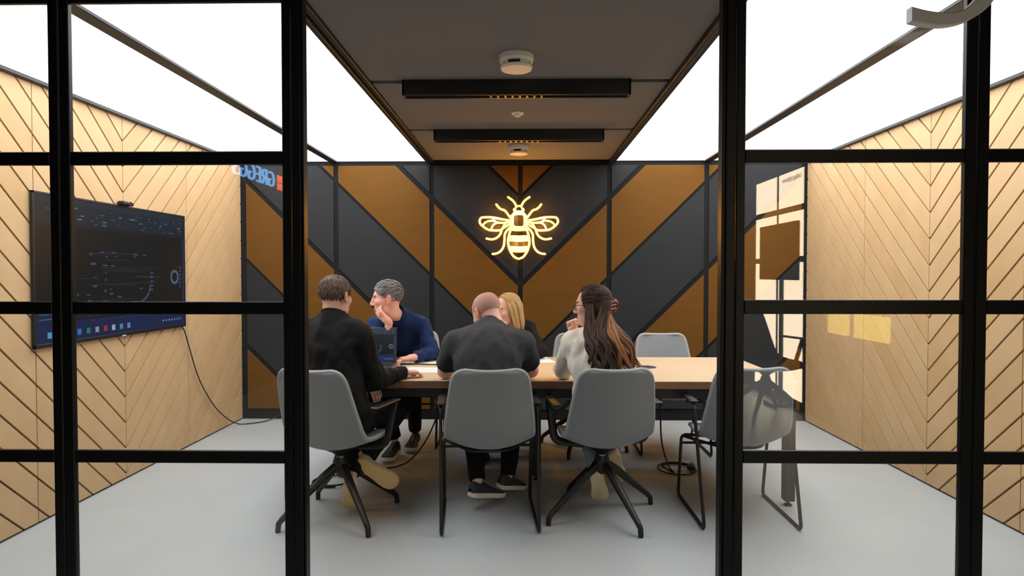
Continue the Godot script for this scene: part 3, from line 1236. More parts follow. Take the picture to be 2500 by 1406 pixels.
# ---------------------------------------------------------------- wall screen
func screen_image(w: int, h: int, small: bool) -> ImageTexture:
	var im := Image.create(w, h, false, Image.FORMAT_RGB8)
	im.fill(Color8(17, 21, 24))
	var r := func(x: float, y: float, ww: float, hh: float, c: Color) -> void:
		im.fill_rect(Rect2i(int(x * w), int(y * h), maxi(int(ww * w), 1), maxi(int(hh * h), 1)), c)
	var rng := RandomNumberGenerator.new()
	rng.seed = 5
	r.call(0.0, 0.0, 1.0, 0.045, Color8(38, 46, 54))
	r.call(0.0, 0.045, 1.0, 0.14, Color8(28, 38, 50))
	r.call(0.0, 0.185, 1.0, 0.02, Color8(22, 29, 38))
	for k in 46:
		var x := 0.02 + 0.95 * rng.randf()
		r.call(x, 0.06 + 0.025 * rng.randi_range(0, 4), 0.008 + 0.02 * rng.randf(), 0.012, Color8(50, 72, 100) if k % 3 else Color8(84, 108, 132))
	# drawing lines
	for k in 16:
		var y := 0.32 + 0.45 * rng.randf()
		var x := 0.2 + 0.4 * rng.randf()
		r.call(x, y, 0.06 + 0.25 * rng.randf(), 0.003, Color8(38, 66, 84))
	for k in 26:
		r.call(0.18 + 0.5 * rng.randf(), 0.34 + 0.4 * rng.randf(), 0.01 + 0.025 * rng.randf(), 0.006 + 0.01 * rng.randf(), Color8(52, 84, 116))
	for k in 60:
		var a := PI * 0.5 * k / 59.0
		r.call(0.60 + 0.10 * sin(a), 0.62 + 0.14 * (1.0 - cos(a)) * -1.0 + 0.14, 0.008, 0.012, Color8(58, 88, 118))
	r.call(0.55, 0.755, 0.06, 0.014, Color8(58, 88, 118))
	for k in 5:
		r.call(0.705, 0.52 + 0.035 * k, 0.022, 0.012, Color8(62, 92, 120))
	# view wheel
	for k in 90:
		var a := TAU * k / 90.0
		r.call(0.905 + 0.030 * cos(a), 0.55 + 0.055 * sin(a), 0.012, 0.02, Color8(66, 104, 132))
	for k in 6:
		r.call(0.955, 0.46 + 0.035 * k, 0.012, 0.02, Color8(58, 90, 120))
	r.call(0.985, 0.21, 0.015, 0.6, Color8(36, 52, 84))
	# side palette, status rows, task bar
	r.call(0.0, 0.78, 0.16, 0.13, Color8(24, 40, 70))
	for k in 3:
		r.call(0.02, 0.80 + 0.035 * k, 0.10, 0.008, Color8(76, 100, 128))
	r.call(0.16, 0.80, 0.84, 0.05, Color8(22, 32, 48))
	r.call(0.0, 0.86, 1.0, 0.14, Color8(24, 36, 76))
	for k in 10:
		r.call(0.3 + 0.06 * k, 0.872, 0.02, 0.008, Color8(52, 66, 100))
	var ic := [Color8(70, 160, 200), Color8(90, 100, 130), Color8(190, 200, 205), Color8(50, 120, 190), Color8(40, 120, 110), Color8(150, 150, 165), Color8(150, 60, 60), Color8(170, 180, 205), Color8(60, 150, 190), Color8(90, 140, 180)]
	for k in ic.size():
		r.call(0.06 + 0.052 * k, 0.925, 0.022, 0.042, ic[k])
	for k in 7:
		r.call(0.80 + 0.025 * k, 0.935, 0.012, 0.018, Color8(120, 130, 160))
	return ImageTexture.create_from_image(im)

func screen_on_wall() -> void:
	var t := thing("wall_screen", "large black flat screen showing a dark drawing program on the plywood wall", "tv", P(-2.657, 1.402, 4.138), PI / 2)
	# local x runs along the wall away from the doorway when turned: +x is towards the viewer's end, so mirror the picture there
	var hw := 0.768
	var hh := 0.432
	var g := Geo.new()
	g.span(Vector3(-hw, -hh, -0.012), Vector3(hw, hh, -0.004), 0.001)
	put(g, "housing", M.black_plastic, t)
	g = Geo.new()
	for b in [[-hw, -hh, hw, -hh + 0.022], [-hw, hh - 0.012, hw, hh], [-hw, -hh, -hw + 0.012, hh], [hw - 0.012, -hh, hw, hh]]:
		g.span(Vector3(b[0], b[1], -0.006), Vector3(b[2], b[3], 0.004), 0.001)
	put(g, "bezel", M.black_plastic, t)
	g = Geo.new()
	var a := g.vert(Vector3(-hw + 0.01, hh - 0.01, -0.001), Vector3(0, 0, 1), Vector2(0, 0))
	g.vert(Vector3(hw - 0.01, hh - 0.01, -0.001), Vector3(0, 0, 1), Vector2(1, 0))
	g.vert(Vector3(hw - 0.01, -hh + 0.02, -0.001), Vector3(0, 0, 1), Vector2(1, 1))
	g.vert(Vector3(-hw + 0.01, -hh + 0.02, -0.001), Vector3(0, 0, 1), Vector2(0, 1))
	g.tri_i(a, a + 1, a + 2); g.tri_i(a, a + 2, a + 3)
	var m := mat("screen_picture", Color(0.02, 0.022, 0.025), 0.3, 0.0, 0.35)
	m.emission_enabled = true
	m.emission = Color.BLACK
	m.emission_texture = screen_image(1280, 720, false)
	m.emission_energy_multiplier = 0.8
	put(g, "display", m, t)
	g = Geo.new()
	g.span(Vector3(-0.02, -hh - 0.001, 0.0045), Vector3(0.02, -hh + 0.006, 0.0055))
	put(g, "maker_mark", M.grey_metal, t)
	g = Geo.new()
	g.span(Vector3(-0.25, -0.2, -0.017), Vector3(0.25, 0.2, -0.012))
	put(g, "wall_bracket", M.black_plastic, t)
	# conference camera on top of the screen
	var wc := thing("webcam", "small black conference camera with silver lens ring on the wall screen", "camera", P(-2.642, 1.834, 4.16), PI / 2)
	g = Geo.new()
	g.span(Vector3(-0.055, 0.0, -0.03), Vector3(0.055, 0.028, 0.022), 0.008)
	put(g, "body", M.black_plastic, wc)
	g = Geo.new()
	g.lathe(Transform3D(Basis(Vector3.RIGHT, PI / 2), Vector3(0.0, 0.014, 0.022)), [Vector2(0.007, 0.0), Vector2(0.013, 0.0), Vector2(0.013, 0.008), Vector2(0.007, 0.008)], 16)
	put(g, "lens_ring", M.chrome, wc)
	g = Geo.new()
	g.lathe(Transform3D(Basis(Vector3.RIGHT, PI / 2), Vector3(0.0, 0.014, 0.022)), [Vector2(0.007, 0.004), Vector2(0.0, 0.005)], 16)
	put(g, "lens", M.black_plastic, wc)
	g = Geo.new()
	g.tube(curved([P(-2.645, 0.985, 4.80), P(-2.645, 0.94, 4.865), P(-2.648, 0.80, 4.94), P(-2.648, 0.52, 5.09), P(-2.645, 0.25, 5.33), P(-2.63, 0.08, 5.56), P(-2.60, 0.008, 5.70), P(-2.52, 0.008, 5.72), P(-2.42, 0.008, 5.80), P(-2.34, 0.03, 5.90), P(-2.28, 0.10, 5.925)], 6), [0.005], 6)
	tag(put(g, "screen_cable", M.cable), "thin black cable hanging from the wall screen down to the far corner", "cable")

# ---------------------------------------------------------------- amber neon bee
func bee() -> void:
	var t := thing("bee_sign", "glowing amber neon bee emblem on the far wall", "neon sign", P(-0.044, 1.808, RD - 0.035))
	var k := 0.000548
	var stroke := func(pts: Array, called: String, r: float, mirror: bool, smooth: bool, loop := false) -> void:
		for s in ([1.0, -1.0] if mirror else [1.0]):
			var p := []
			for q in pts:
				p.append(Vector3(s * (q[0] - 890.0) * k, -(q[1] - 690.0) * k, 0))
			if smooth:
				p = curved(p, 4)
			var g := Geo.new()
			g.tube(p, [r], 8, not loop, 1.0, Vector3.ZERO, loop)
			if not loop:
				g.ball(p[0], Vector3.ONE * r, 8, 6)
				g.ball(p[p.size() - 1], Vector3.ONE * r, 8, 6)
			put(g, called, M.neon_amber, t)
	var r := 0.0100
	stroke.call([[1072, 162], [1010, 205], [965, 252], [930, 322]], "antenna", r, true, true)
	stroke.call([[848, 312], [932, 312], [944, 345], [950, 402], [830, 402], [836, 345]], "head", r * 0.85, false, false, true)
	stroke.call([[962, 362], [972, 380], [958, 398]], "eye", r * 1.05, true, true)
	stroke.call([[1272, 285], [1235, 332], [1190, 366], [1130, 388], [1082, 445], [1040, 505]], "front_leg", r, true, true)
	stroke.call([[835, 446], [945, 446], [978, 462], [994, 500], [994, 622], [978, 660], [945, 676], [835, 676], [802, 660], [786, 622], [786, 500], [802, 462]], "thorax", r * 1.1, false, false, true)
	stroke.call([[815, 425], [965, 425], [1012, 480], [1018, 640], [990, 700], [790, 700], [762, 640], [768, 480]], "thorax", r * 1.1, false, false, true)
	stroke.call([[1020, 562], [1160, 540], [1330, 506], [1490, 504], [1540, 522], [1558, 580], [1525, 636], [1440, 700], [1370, 724], [1215, 726], [1150, 684], [1060, 632], [1020, 596]], "wing", r, true, true)
	stroke.call([[1010, 575], [1120, 596], [1270, 588], [1325, 545], [1325, 508]], "wing_vein", r * 0.85, true, true)
	stroke.call([[1300, 560], [1400, 566], [1470, 600], [1505, 645]], "wing_vein", r * 0.85, true, true)
	stroke.call([[1130, 605], [1260, 600], [1330, 645], [1362, 715]], "wing_vein", r * 0.85, true, true)
	stroke.call([[1090, 590], [1140, 640], [1170, 700], [1200, 728]], "wing_vein", r * 0.85, true, true)
	stroke.call([[1180, 715], [1205, 790], [1260, 850], [1345, 880], [1440, 865]], "middle_leg", r, true, true)
	stroke.call([[1030, 672], [1085, 722], [1128, 795], [1134, 900], [1150, 1000], [1200, 1080], [1270, 1120], [1335, 1128]], "hind_leg", r, true, true)
	stroke.call([[1020, 700], [1055, 800], [1072, 900], [1062, 1000], [1030, 1092], [965, 1180], [890, 1212]], "abdomen", r, true, true)
	for b in [[715, 130], [826, 160], [860, 168], [893, 172], [1012, 162], [1045, 150], [1078, 132]]:
		stroke.call([[890 - b[1], b[0]], [890, b[0] + 8], [890 + b[1], b[0]]], "stripe", r, false, true)
	for p in [[-0.22, 0.06], [0.22, 0.06], [0.0, -0.15], [0.0, 0.13]]:
		var l := OmniLight3D.new()
		l.name = "bee_light"
		l.light_color = Color(1.0, 0.68, 0.22)
		l.light_energy = 0.12
		l.light_size = 0.03
		l.omni_range = 8.0
		l.omni_attenuation = 2.0
		l.shadow_enabled = true
		l.position = t.position + Vector3(p[0], p[1], 0.03)
		add_child(l, true)

# ---------------------------------------------------------------- things on the table
const TT := 0.7465

func table_things() -> void:
	var lp := thing("laptop", "open dark grey laptop with a drawing program facing the black sweatshirt", "laptop", P(-1.055, TT, 4.22), deg_to_rad(4.0))
	var g := Geo.new()
	g.span(Vector3(-0.18, 0.0, -0.12), Vector3(0.18, 0.017, 0.12), 0.004)
	put(g, "keyboard_base", M.laptop_shell, lp)
	g = Geo.new()
	for rr in 5:
		for cc in 14:
			g.span(Vector3(-0.163 + cc * 0.0235, 0.0165, -0.085 + rr * 0.0215), Vector3(-0.143 + cc * 0.0235, 0.0185, -0.067 + rr * 0.0215))
	put(g, "keys", M.black_plastic, lp)
	var lid := Transform3D(Basis(Vector3.RIGHT, deg_to_rad(-10.0)), Vector3(0, 0.014, -0.12))
	g = Geo.new()
	g.box(lid * at(0, 0.125, -0.005), Vector3(0.36, 0.25, 0.008), 0.003)
	put(g, "lid", M.laptop_shell, lp)
	g = Geo.new()
	var a := g.vert(lid * Vector3(-0.171, 0.243, 0.0), lid.basis.z, Vector2(0, 0))
	g.vert(lid * Vector3(0.171, 0.243, 0.0), lid.basis.z, Vector2(1, 0))
	g.vert(lid * Vector3(0.171, 0.018, 0.0), lid.basis.z, Vector2(1, 1))
	g.vert(lid * Vector3(-0.171, 0.018, 0.0), lid.basis.z, Vector2(0, 1))
	g.tri_i(a, a + 1, a + 2); g.tri_i(a, a + 2, a + 3)
	var m := mat("laptop_picture", Color(0.012, 0.013, 0.015), 0.25)
	m.emission_enabled = true
	m.emission = Color.BLACK
	m.emission_texture = screen_image(640, 420, true)
	m.emission_energy_multiplier = 1.5
	put(g, "display", m, lp)
	g = Geo.new()
	g.tube([lid * Vector3(-0.15, 0.0, -0.002), lid * Vector3(0.15, 0.0, -0.002)], [0.006], 8)
	put(g, "hinge", M.black_plastic, lp)
	var sheets := [
		[-0.70, 4.56, 0.42, 0.297, 3.0, 0.0, "large white printed sheet in front of the navy sweater"],
		[-0.63, 4.14, 0.297, 0.21, -4.0, 0.0, "white printed sheet under the hand of the black sweatshirt"],
		[0.10, 4.64, 0.21, 0.297, 12.0, 0.0, "white printed sheet by the elbow of the dark blazer"]]
	for s in sheets:
		var t := thing("paper_sheet", s[6], "paper", P(s[0], TT + s[5], s[1]), deg_to_rad(s[4]), "papers on the table")
		g = Geo.new()
		g.span(Vector3(-s[2] / 2, 0, -s[3] / 2), Vector3(s[2] / 2, 0.0012, s[3] / 2))
		put(g, "page", M.paper, t)
		g = Geo.new()
		for k in 5:
			g.span(Vector3(-s[2] * 0.3, 0.0012, -s[3] * 0.3 + k * 0.03), Vector3(s[2] * (0.1 + 0.05 * (k % 3)), 0.0015, -s[3] * 0.3 + k * 0.03 + 0.006))
		put(g, "print", M.print_grey, t)
	g = Geo.new()
	g.tube(curved([P(-0.86, TT + 0.006, 4.355), P(-0.75, TT + 0.006, 4.375), P(-0.62, TT + 0.006, 4.365), P(-0.50, TT + 0.006, 4.36)], 5), [0.0045], 6)
	tag(put(g, "laptop_cable", M.cable), "short black cable lying between two printed sheets", "cable")

func floor_cables() -> void:
	var g := Geo.new()
	var pts := [P(0.93, 0.60, 4.30), P(0.935, 0.40, 4.30), P(0.95, 0.22, 4.32), P(1.0, 0.06, 4.34), P(1.04, 0.008, 4.36)]
	for k in 20:
		var a := -2.2 + TAU * 1.5 * k / 19.0
		pts.append(P(1.075 + 0.135 * cos(a) * (1.0 - 0.004 * k), 0.008 + 0.0008 * k, 4.42 - 0.135 * sin(a)))
	g.tube(curved(pts, 4), [0.006], 6)
	var t := thing("power_cable", "black power cable coiled on the floor under the empty table end", "cable")
	put(g, "coil", M.cable, t)
	g = Geo.new()
	g.box(Transform3D(Basis(Vector3.UP, 0.5), P(1.17, 0.033, 4.40)), Vector3(0.05, 0.045, 0.045), 0.01)
	var pl := put(g, "plug", M.black_plastic, t)
	g = Geo.new()
	for k in 3:
		g.box(Transform3D(Basis(Vector3.UP, 0.5), P(1.17 + [0.0, -0.012, 0.012][k], 0.062, 4.40 + [0.012, -0.008, -0.008][k])), Vector3(0.004, 0.018, 0.006))
	put(g, "prongs", M.chrome, pl)
	g = Geo.new()
	pts = []
	for k in 16:
		var a := 1.2 + TAU * 1.2 * k / 15.0
		pts.append(P(-1.26 + 0.13 * cos(a), 0.008 + 0.0008 * k, 4.12 - 0.11 * sin(a)))
	g.tube(curved(pts, 4), [0.006], 6)
	t = thing("power_cable", "black power cable looped on the floor behind the black sweatshirt's chair", "cable")
	put(g, "coil", M.cable, t)
	g = Geo.new()
	g.box(Transform3D(Basis(Vector3.UP, -0.4), P(-1.24, 0.034, 4.24)), Vector3(0.05, 0.045, 0.04), 0.01)
	put(g, "plug", M.black_plastic, t)
	g = Geo.new()
	g.tube(curved([P(-0.55, 0.62, 4.30), P(-0.58, 0.45, 4.32), P(-0.68, 0.22, 4.42), P(-0.80, 0.06, 4.46), P(-0.90, 0.008, 4.46), P(-1.00, 0.008, 4.40), P(-1.08, 0.008, 4.30)], 6), [0.006], 6)
	tag(put(g, "table_cable", M.cable), "black cable hanging from the table past the navy sweater's feet", "cable")

# ---------------------------------------------------------------- grey metal letter on the glass
func sign_letter() -> void:
	# lower bowl of a rounded letter, fixed before the glass
	var c := Vector3(1.437, 2.360, -2.215)
	var outl := curved([Vector2(-0.12, -0.121), Vector2(-0.06, -0.133), Vector2(0, -0.136), Vector2(0.06, -0.124), Vector2(0.11, -0.098), Vector2(0.15, -0.06), Vector2(0.172, -0.015), Vector2(0.178, 0.03), Vector2(0.168, 0.07)], 5)
	var inl := curved([Vector2(-0.12, -0.072), Vector2(-0.06, -0.087), Vector2(0, -0.093), Vector2(0.05, -0.085), Vector2(0.085, -0.062), Vector2(0.11, -0.03), Vector2(0.124, 0.005), Vector2(0.127, 0.03), Vector2(0.12, 0.05)], 5)
	var n := outl.size()
	var g := Geo.new()
	var b := 0.0035
	var dz := 0.032
	var section := func(k: int) -> Array:
		var o: Vector2 = outl[k]
		var i: Vector2 = inl[k]
		var d := (o - i).normalized()
		return [Vector3(o.x, o.y, 0), Vector3(o.x, o.y, dz - b), Vector3(o.x - d.x * b, o.y - d.y * b, dz), Vector3(i.x + d.x * b, i.y + d.y * b, dz), Vector3(i.x, i.y, dz - b), Vector3(i.x, i.y, 0)]
	for k in n - 1:
		var s0: Array = section.call(k)
		var s1: Array = section.call(k + 1)
		for j in 6:
			var j2 := (j + 1) % 6
			var mid2: Vector2 = (outl[k] + inl[k]) * 0.5
			var ctr := Vector3(mid2.x, mid2.y, dz * 0.5)
			g.face([s0[j], s0[j2], s1[j2], s1[j]], (s0[j] + s0[j2]) * 0.5 - ctr)
	for e in [0, n - 1]:
		var s: Array = section.call(e)
		var dirv: Vector2 = (outl[0] - outl[1]) if e == 0 else (outl[n - 1] - outl[n - 2])
		g.face(s, Vector3(dirv.x, dirv.y, 0))
	var t := thing("sign_letter", "curved brushed grey metal sign letter fixed on the glass partition", "sign letter", c)
	put(g, "letter", M.grey_metal, t)
	g = Geo.new()
	g.tube([Vector3(0.02, -0.105, 0.0), Vector3(0.02, -0.105, -0.05)], [0.006], 8)
	g.tube([Vector3(0.152, 0.0, 0.0), Vector3(0.152, 0.0, -0.03)], [0.006], 8)
	put(g, "stand_off", M.grey_metal, t)

# ---------------------------------------------------------------- people
var heads := {}
var hands := {}

func head_mesh(man: bool) -> Dictionary:
	if heads.has(man):
		return heads[man]
	var w := 1.0 if man else 0.94
	var f := Field.new()
	f.ell(Vector3(0, 0.035, -0.012), Vector3(0.077 * w, 0.083, 0.098), Basis.IDENTITY, 0.02)
	f.ell(Vector3(0, -0.028, 0.030), Vector3(0.061 * w, 0.082, 0.060), Basis.IDENTITY, 0.03)
	f.ell(Vector3(0, -0.078, 0.030), Vector3((0.052 if man else 0.043), 0.032, 0.050), Basis.IDENTITY, 0.025)
	f.ell(Vector3(0, -0.100, 0.066), Vector3(0.021, 0.016, 0.017), Basis.IDENTITY, 0.02)
	for s in [-1.0, 1.0]:
		f.ell(Vector3(s * 0.043 * w, -0.016, 0.058), Vector3(0.021, 0.018, 0.020), Basis.IDENTITY, 0.02)
	f.cap(Vector3(-0.032, 0.030, 0.080), Vector3(0.032, 0.030, 0.080), 0.010, 0.010, 0.014)
	f.cap(Vector3(0, 0.016, 0.090), Vector3(0, -0.026, 0.109), 0.0075, 0.0115, 0.012)
	for s in [-1.0, 1.0]:
		f.ell(Vector3(s * 0.010, -0.033, 0.100), Vector3(0.009, 0.007, 0.011), Basis.IDENTITY, 0.008)
		f.dig(Vector3(s * 0.031, 0.008, 0.094), Vector3(0.015, 0.010, 0.013), Basis.IDENTITY, 0.010)
	f.cap(Vector3(-0.018, -0.058, 0.087), Vector3(0.018, -0.058, 0.087), 0.0055, 0.0055, 0.006)
	f.cap(Vector3(-0.015, -0.069, 0.086), Vector3(0.015, -0.069, 0.086), 0.0065, 0.0065, 0.006)
	for s in [-1.0, 1.0]:
		var tilt := Basis(Vector3.UP, s * -0.35) * Basis(Vector3.RIGHT, -0.15)
		f.ell(Vector3(s * 0.081 * w, 0.0, -0.012), Vector3(0.008, 0.033, 0.019), tilt, 0.006)
		f.ell(Vector3(s * 0.078 * w, -0.024, -0.006), Vector3(0.008, 0.012, 0.010), tilt, 0.006)
		f.dig(Vector3(s * 0.091 * w, 0.002, -0.010), Vector3(0.006, 0.018, 0.009), tilt, 0.005)
	f.cap(Vector3(0, -0.05, -0.030), Vector3(0, -0.105, -0.036), 0.050 if man else 0.042, 0.049 if man else 0.041, 0.03)
	heads[man] = f.build(0.0045)
	return heads[man]

func hand_mesh(pose: String) -> Dictionary:
	if hands.has(pose):
		return hands[pose]
	var curl: Array = {"flat": [0.20, 0.35, 0.20], "cheek": [0.45, 0.45, 0.25], "fist": [1.25, 1.45, 0.8], "rest": [0.45, 0.65, 0.4]}[pose]
	var f := Field.new()
	for x in [-0.030, -0.010, 0.010, 0.029]:
		f.cap(Vector3(x * 0.62, 0.005, 0), Vector3(x * 1.02, 0.084, 0.0), 0.0145, 0.0115, 0.012)
	f.cap(Vector3(0, -0.010, 0), Vector3(0, 0.02, 0), 0.023, 0.023, 0.02)
	f.ell(Vector3(0.022, 0.030, -0.008), Vector3(0.016, 0.028, 0.014), Basis.IDENTITY, 0.01)
	var lens := [0.060, 0.074, 0.082, 0.074]
	var xs := [-0.031, -0.0105, 0.0105, 0.031]
	for k in 4:
		var p := Vector3(xs[k], 0.086 - absf(xs[k] - 0.005) * 0.12, 0)
		var ang := 0.0
		var fan: float = xs[k] * 1.6
		var r := 0.0088 if k > 0 else 0.0076
		for j in 3:
			ang += curl[j] * (1.0 + 0.06 * (2 - k))
			var l: float = lens[k] * [0.46, 0.30, 0.24][j]
			var q := p + Vector3(sin(fan) * cos(ang), cos(ang) * cos(fan), -sin(ang)) * l
			f.cap(p, q, r, r * 0.90, 0.0035)
			r *= 0.90
			p = q
	var closed := pose == "fist"
	var t0 := Vector3(0.026, 0.022, -0.006)
	var t1 := Vector3(0.047, 0.048, -0.016) if not closed else Vector3(0.040, 0.055, -0.026)
	var t2 := Vector3(0.054, 0.078, -0.022) if not closed else Vector3(0.016, 0.078, -0.036)
	var t3 := Vector3(0.054, 0.100, -0.028) if not closed else Vector3(-0.006, 0.082, -0.036)
	f.cap(t0, t1, 0.0125, 0.0108, 0.008)
	f.cap(t1, t2, 0.0105, 0.0095, 0.004)
	f.cap(t2, t3, 0.0095, 0.0080, 0.004)
	hands[pose] = f.build(0.0034)
	return hands[pose]

# basis whose z looks along fwd
func facing(fwd: Vector3, up := Vector3.UP) -> Basis:
	var z := fwd.normalized()
	var x := up.cross(z).normalized()
	return Basis(x, z.cross(x).normalized(), z)

func hand_frame(wrist: Vector3, dir: Vector3, palm: Vector3, right: bool) -> Transform3D:
	var y := dir.normalized()
	var z := -(palm - y * palm.dot(y)).normalized()
	var x := y.cross(z)
	if right:
		x = -x
	return Transform3D(Basis(x, y, z), wrist)

func cloth_noise(seed: int) -> FastNoiseLite:
	var n := FastNoiseLite.new()
	n.seed = seed
	n.frequency = 1.0
	n.fractal_octaves = 2
	return n

func shoe(parent: Node3D, heel: Vector3, toe: Vector3, sole_dir: Vector3, upper: Material, sole: Material, accent: Material) -> void:
	var z := (toe - heel).normalized()
	var ln := heel.distance_to(toe)
	var y := -(sole_dir - z * sole_dir.dot(z)).normalized()
	var x := y.cross(z)
	var t := Transform3D(Basis(x, y, z), heel)
	var ts := [0.0, 0.03, 0.10, 0.22, 0.36, 0.5, 0.64, 0.78, 0.88, 0.95, 0.985, 1.0]
	var ws := [0.012, 0.027, 0.037, 0.040, 0.039, 0.042, 0.050, 0.053, 0.048, 0.036, 0.021, 0.009]
	var hs := [0.050, 0.078, 0.092, 0.094, 0.084, 0.070, 0.056, 0.046, 0.040, 0.034, 0.028, 0.022]
	var outline := []
	for k in ts.size():
		outline.append(Vector2(ws[k], ts[k] * ln))
	for k in range(ts.size() - 1, -1, -1):
		outline.append(Vector2(-ws[k], ts[k] * ln))
	var g := Geo.new()
	var rows := []
	for lv in [[0.0, 0.93], [0.004, 1.0], [0.024, 1.02], [0.028, 0.97]]:
		var row := []
		for q in outline:
			row.append(t * Vector3(q.x * lv[1], lv[0] + 0.006 * pow(clampf((q.y / ln - 0.75) * 4.0, 0.0, 1.0), 2.0), (q.y - ln * 0.5) * lv[1] + ln * 0.5))
		rows.append(row)
	g.sheet(rows, -1.0, true)
	var mid := ts.size()
	for e in [0, 3]:
		for k in mid - 1:
			g.face([rows[e][k], rows[e][k + 1], rows[e][2 * mid - 2 - k], rows[e][2 * mid - 1 - k]], -y if e == 0 else y)
	var up := Geo.new()
	rows = []
	for k in ts.size():
		var row := []
		for j in 11:
			var a := PI * j / 10.0
			var zz: float = ts[k] * ln
			row.append(t * Vector3(cos(a) * ws[k] * 0.97, 0.024 + pow(sin(a), 0.7) * (hs[k] - 0.024), zz))
		rows.append(row)
	up.sheet(rows, 1.0)
	var u := put(up, "shoe", upper, parent)
	put(g, "sole", sole, u)
	var lc := Geo.new()
	for k in 5:
		var zc: float = ln * (0.36 + 0.065 * k)
		var hh := lerpf(0.084, 0.056, k / 4.0) + 0.001
		lc.tube([t * Vector3(-0.022, hh - 0.012, zc), t * Vector3(0, hh + 0.001, zc), t * Vector3(0.022, hh - 0.012, zc)], [0.003], 6)
	put(lc, "laces", accent, u)

func person(s: Dictionary) -> Node3D:
	var root := thing("person", s.label, "person")
	var b: float = s.get("bulk", 1.0)
	var man: bool = s.man
	var hb := facing(s.look, s.get("head_up", Vector3.UP))
	var ht := Transform3D(hb.scaled_local(Vector3.ONE * s.get("head_size", 1.0)), s.head)
	# frame of the trunk
	var side: Vector3 = (s.sh[1] - s.sh[0]).normalized()         # from left to right shoulder
	var spine: Vector3 = (s.neck - s.belly).normalized()
	var fw := spine.cross(side).normalized()
	var tb := Basis(side, fw.cross(side).normalized(), fw)
	var fl := Basis(side, Vector3.UP, side.cross(Vector3.UP))
	# --- body: one skin surface
	var f := Field.new()
	var c2: Vector3 = ht * Vector3(0, -0.085, -0.034)
	var nr := 0.050 if man else 0.042
	f.cap(c2, s.neck - spine * 0.05, nr, nr * 1.1, 0.03)
	f.cap(s.sh[0], s.sh[1], 0.042 * b, 0.042 * b, 0.04)
	f.ell(s.chest, Vector3(0.145, 0.15, 0.095) * b, tb, 0.05)
	f.ell(s.belly, Vector3(0.135, 0.14, 0.095) * b, tb, 0.05)
	f.ell(s.pelvis, Vector3(0.145, 0.10, 0.105) * b, fl, 0.05)
	for k in 2:
		f.cap(s.sh[k], s.el[k], 0.045 * b, 0.038 * b, 0.02)
		f.cap(s.el[k], s.wr[k], 0.038 * b, 0.0255, 0.015)
		f.cap(s.hip[k], s.kn[k], 0.068 * b, 0.050 * b, 0.03)
		f.cap(s.kn[k], s.an[k], 0.048 * b, 0.033, 0.02)
	var g := Geo.new()
	g.col = s.skin
	g.join(f.build(0.013), Transform3D.IDENTITY)
	var hm := head_mesh(man)
	var cols := PackedColorArray()
	var lip: Color = s.skin * Color(0.86, 0.55, 0.55)
	var rosy: Color = s.skin * Color(1.0, 0.78, 0.76)
	var browc: Color = s.brow
	for p in hm.v:
		var c: Color = s.skin
		if p.z > 0.084 and absf(p.x) < 0.023 and p.y < -0.052 and p.y > -0.076:
			c = lip
		elif p.z > 0.068 and p.y > 0.022 and p.y < 0.036 and absf(p.x) > 0.012 and absf(p.x) < 0.046:
			c = s.skin.lerp(browc, 0.75)
		elif absf(p.x) > 0.074 and absf(p.y) < 0.04:
			c = rosy
		elif p.z > 0.10 and p.y < 0.0:
			c = s.skin.lerp(rosy, 0.5)
		cols.append(c)
	g.join({"v": hm.v, "n": hm.n, "i": hm.i, "c": cols}, ht)
	for k in 2:
		var hd: Array = s.hand[k]
		g.join(hand_mesh(hd[2]), hand_frame(s.wr[k], hd[0], hd[1], k == 1))
	put(g, "body", M.skin, root)
	# --- eyes
	for e in [-1.0, 1.0]:
		var eg := Geo.new()
		eg.ball(ht * Vector3(e * 0.030, 0.008, 0.0715), Vector3.ONE * 0.0115, 12, 8)
		var ey := put(eg, "eye", M.eye_white, root)
		eg = Geo.new()
		eg.ball(ht * Vector3(e * 0.030, 0.008, 0.0780), Vector3(0.0062, 0.0062, 0.0056), 10, 6, hb)
		put(eg, "iris", M.iris, ey)
	# --- top
	f = Field.new()
	f.noise = cloth_noise(s.seed)
	f.amp = s.get("folds", 0.007)
	f.nscale = Vector3(10, 6, 10)
	var th: float = s.get("loose", 1.0)
	var nd: Vector3 = ((ht * Vector3(0, -0.03, -0.03)) - s.neck).normalized()
	var rim: Vector3 = s.neck + nd * s.get("collar_up", 0.02)
	f.cap(rim + nd * 0.01, s.neck - spine * 0.06, nr + 0.009, nr + 0.03, 0.05)
	for k in 2:
		f.cap(s.neck - spine * 0.01, s.sh[k].lerp(s.neck, 0.25), 0.052 * b, 0.058 * b, 0.05)
	f.cap(s.sh[0], s.sh[1], 0.058 * b * th, 0.058 * b * th, 0.06)
	f.ell(s.chest, Vector3(0.172, 0.17, 0.118) * b * th, tb, 0.06)
	f.ell(s.belly, Vector3(0.160, 0.17, 0.118) * b * th, tb, 0.06)
	f.ell(s.pelvis + Vector3(0, 0.05, 0), Vector3(0.170, 0.10, 0.125) * b * th, fl, 0.05)
	for k in 2:
		if s.get("short", false):
			var m: Vector3 = s.sh[k].lerp(s.el[k], 0.74)
			f.cap(s.sh[k], m, 0.062 * b * th, 0.060 * b * th, 0.03)
			f.cut(m, s.el[k] - s.sh[k], 0.11)
		else:
			f.cap(s.sh[k], s.el[k], 0.060 * b * th, 0.052 * b * th, 0.03)
			var ck: float = s.get("cuff", [1.0, 1.0])[k]
			var cu: Vector3 = s.el[k].lerp(s.wr[k], ck)
			f.cap(s.el[k], cu, 0.052 * b * th, 0.037 * th, 0.02)
			f.cut(cu, s.wr[k] - s.el[k], 0.085)
	f.cut(s.pelvis - Vector3(0, 0.02, 0), Vector3.DOWN, 0.5)
	f.cut(rim, nd, 0.11)
	g = Geo.new()
	g.join(f.build(0.0105), Transform3D.IDENTITY)
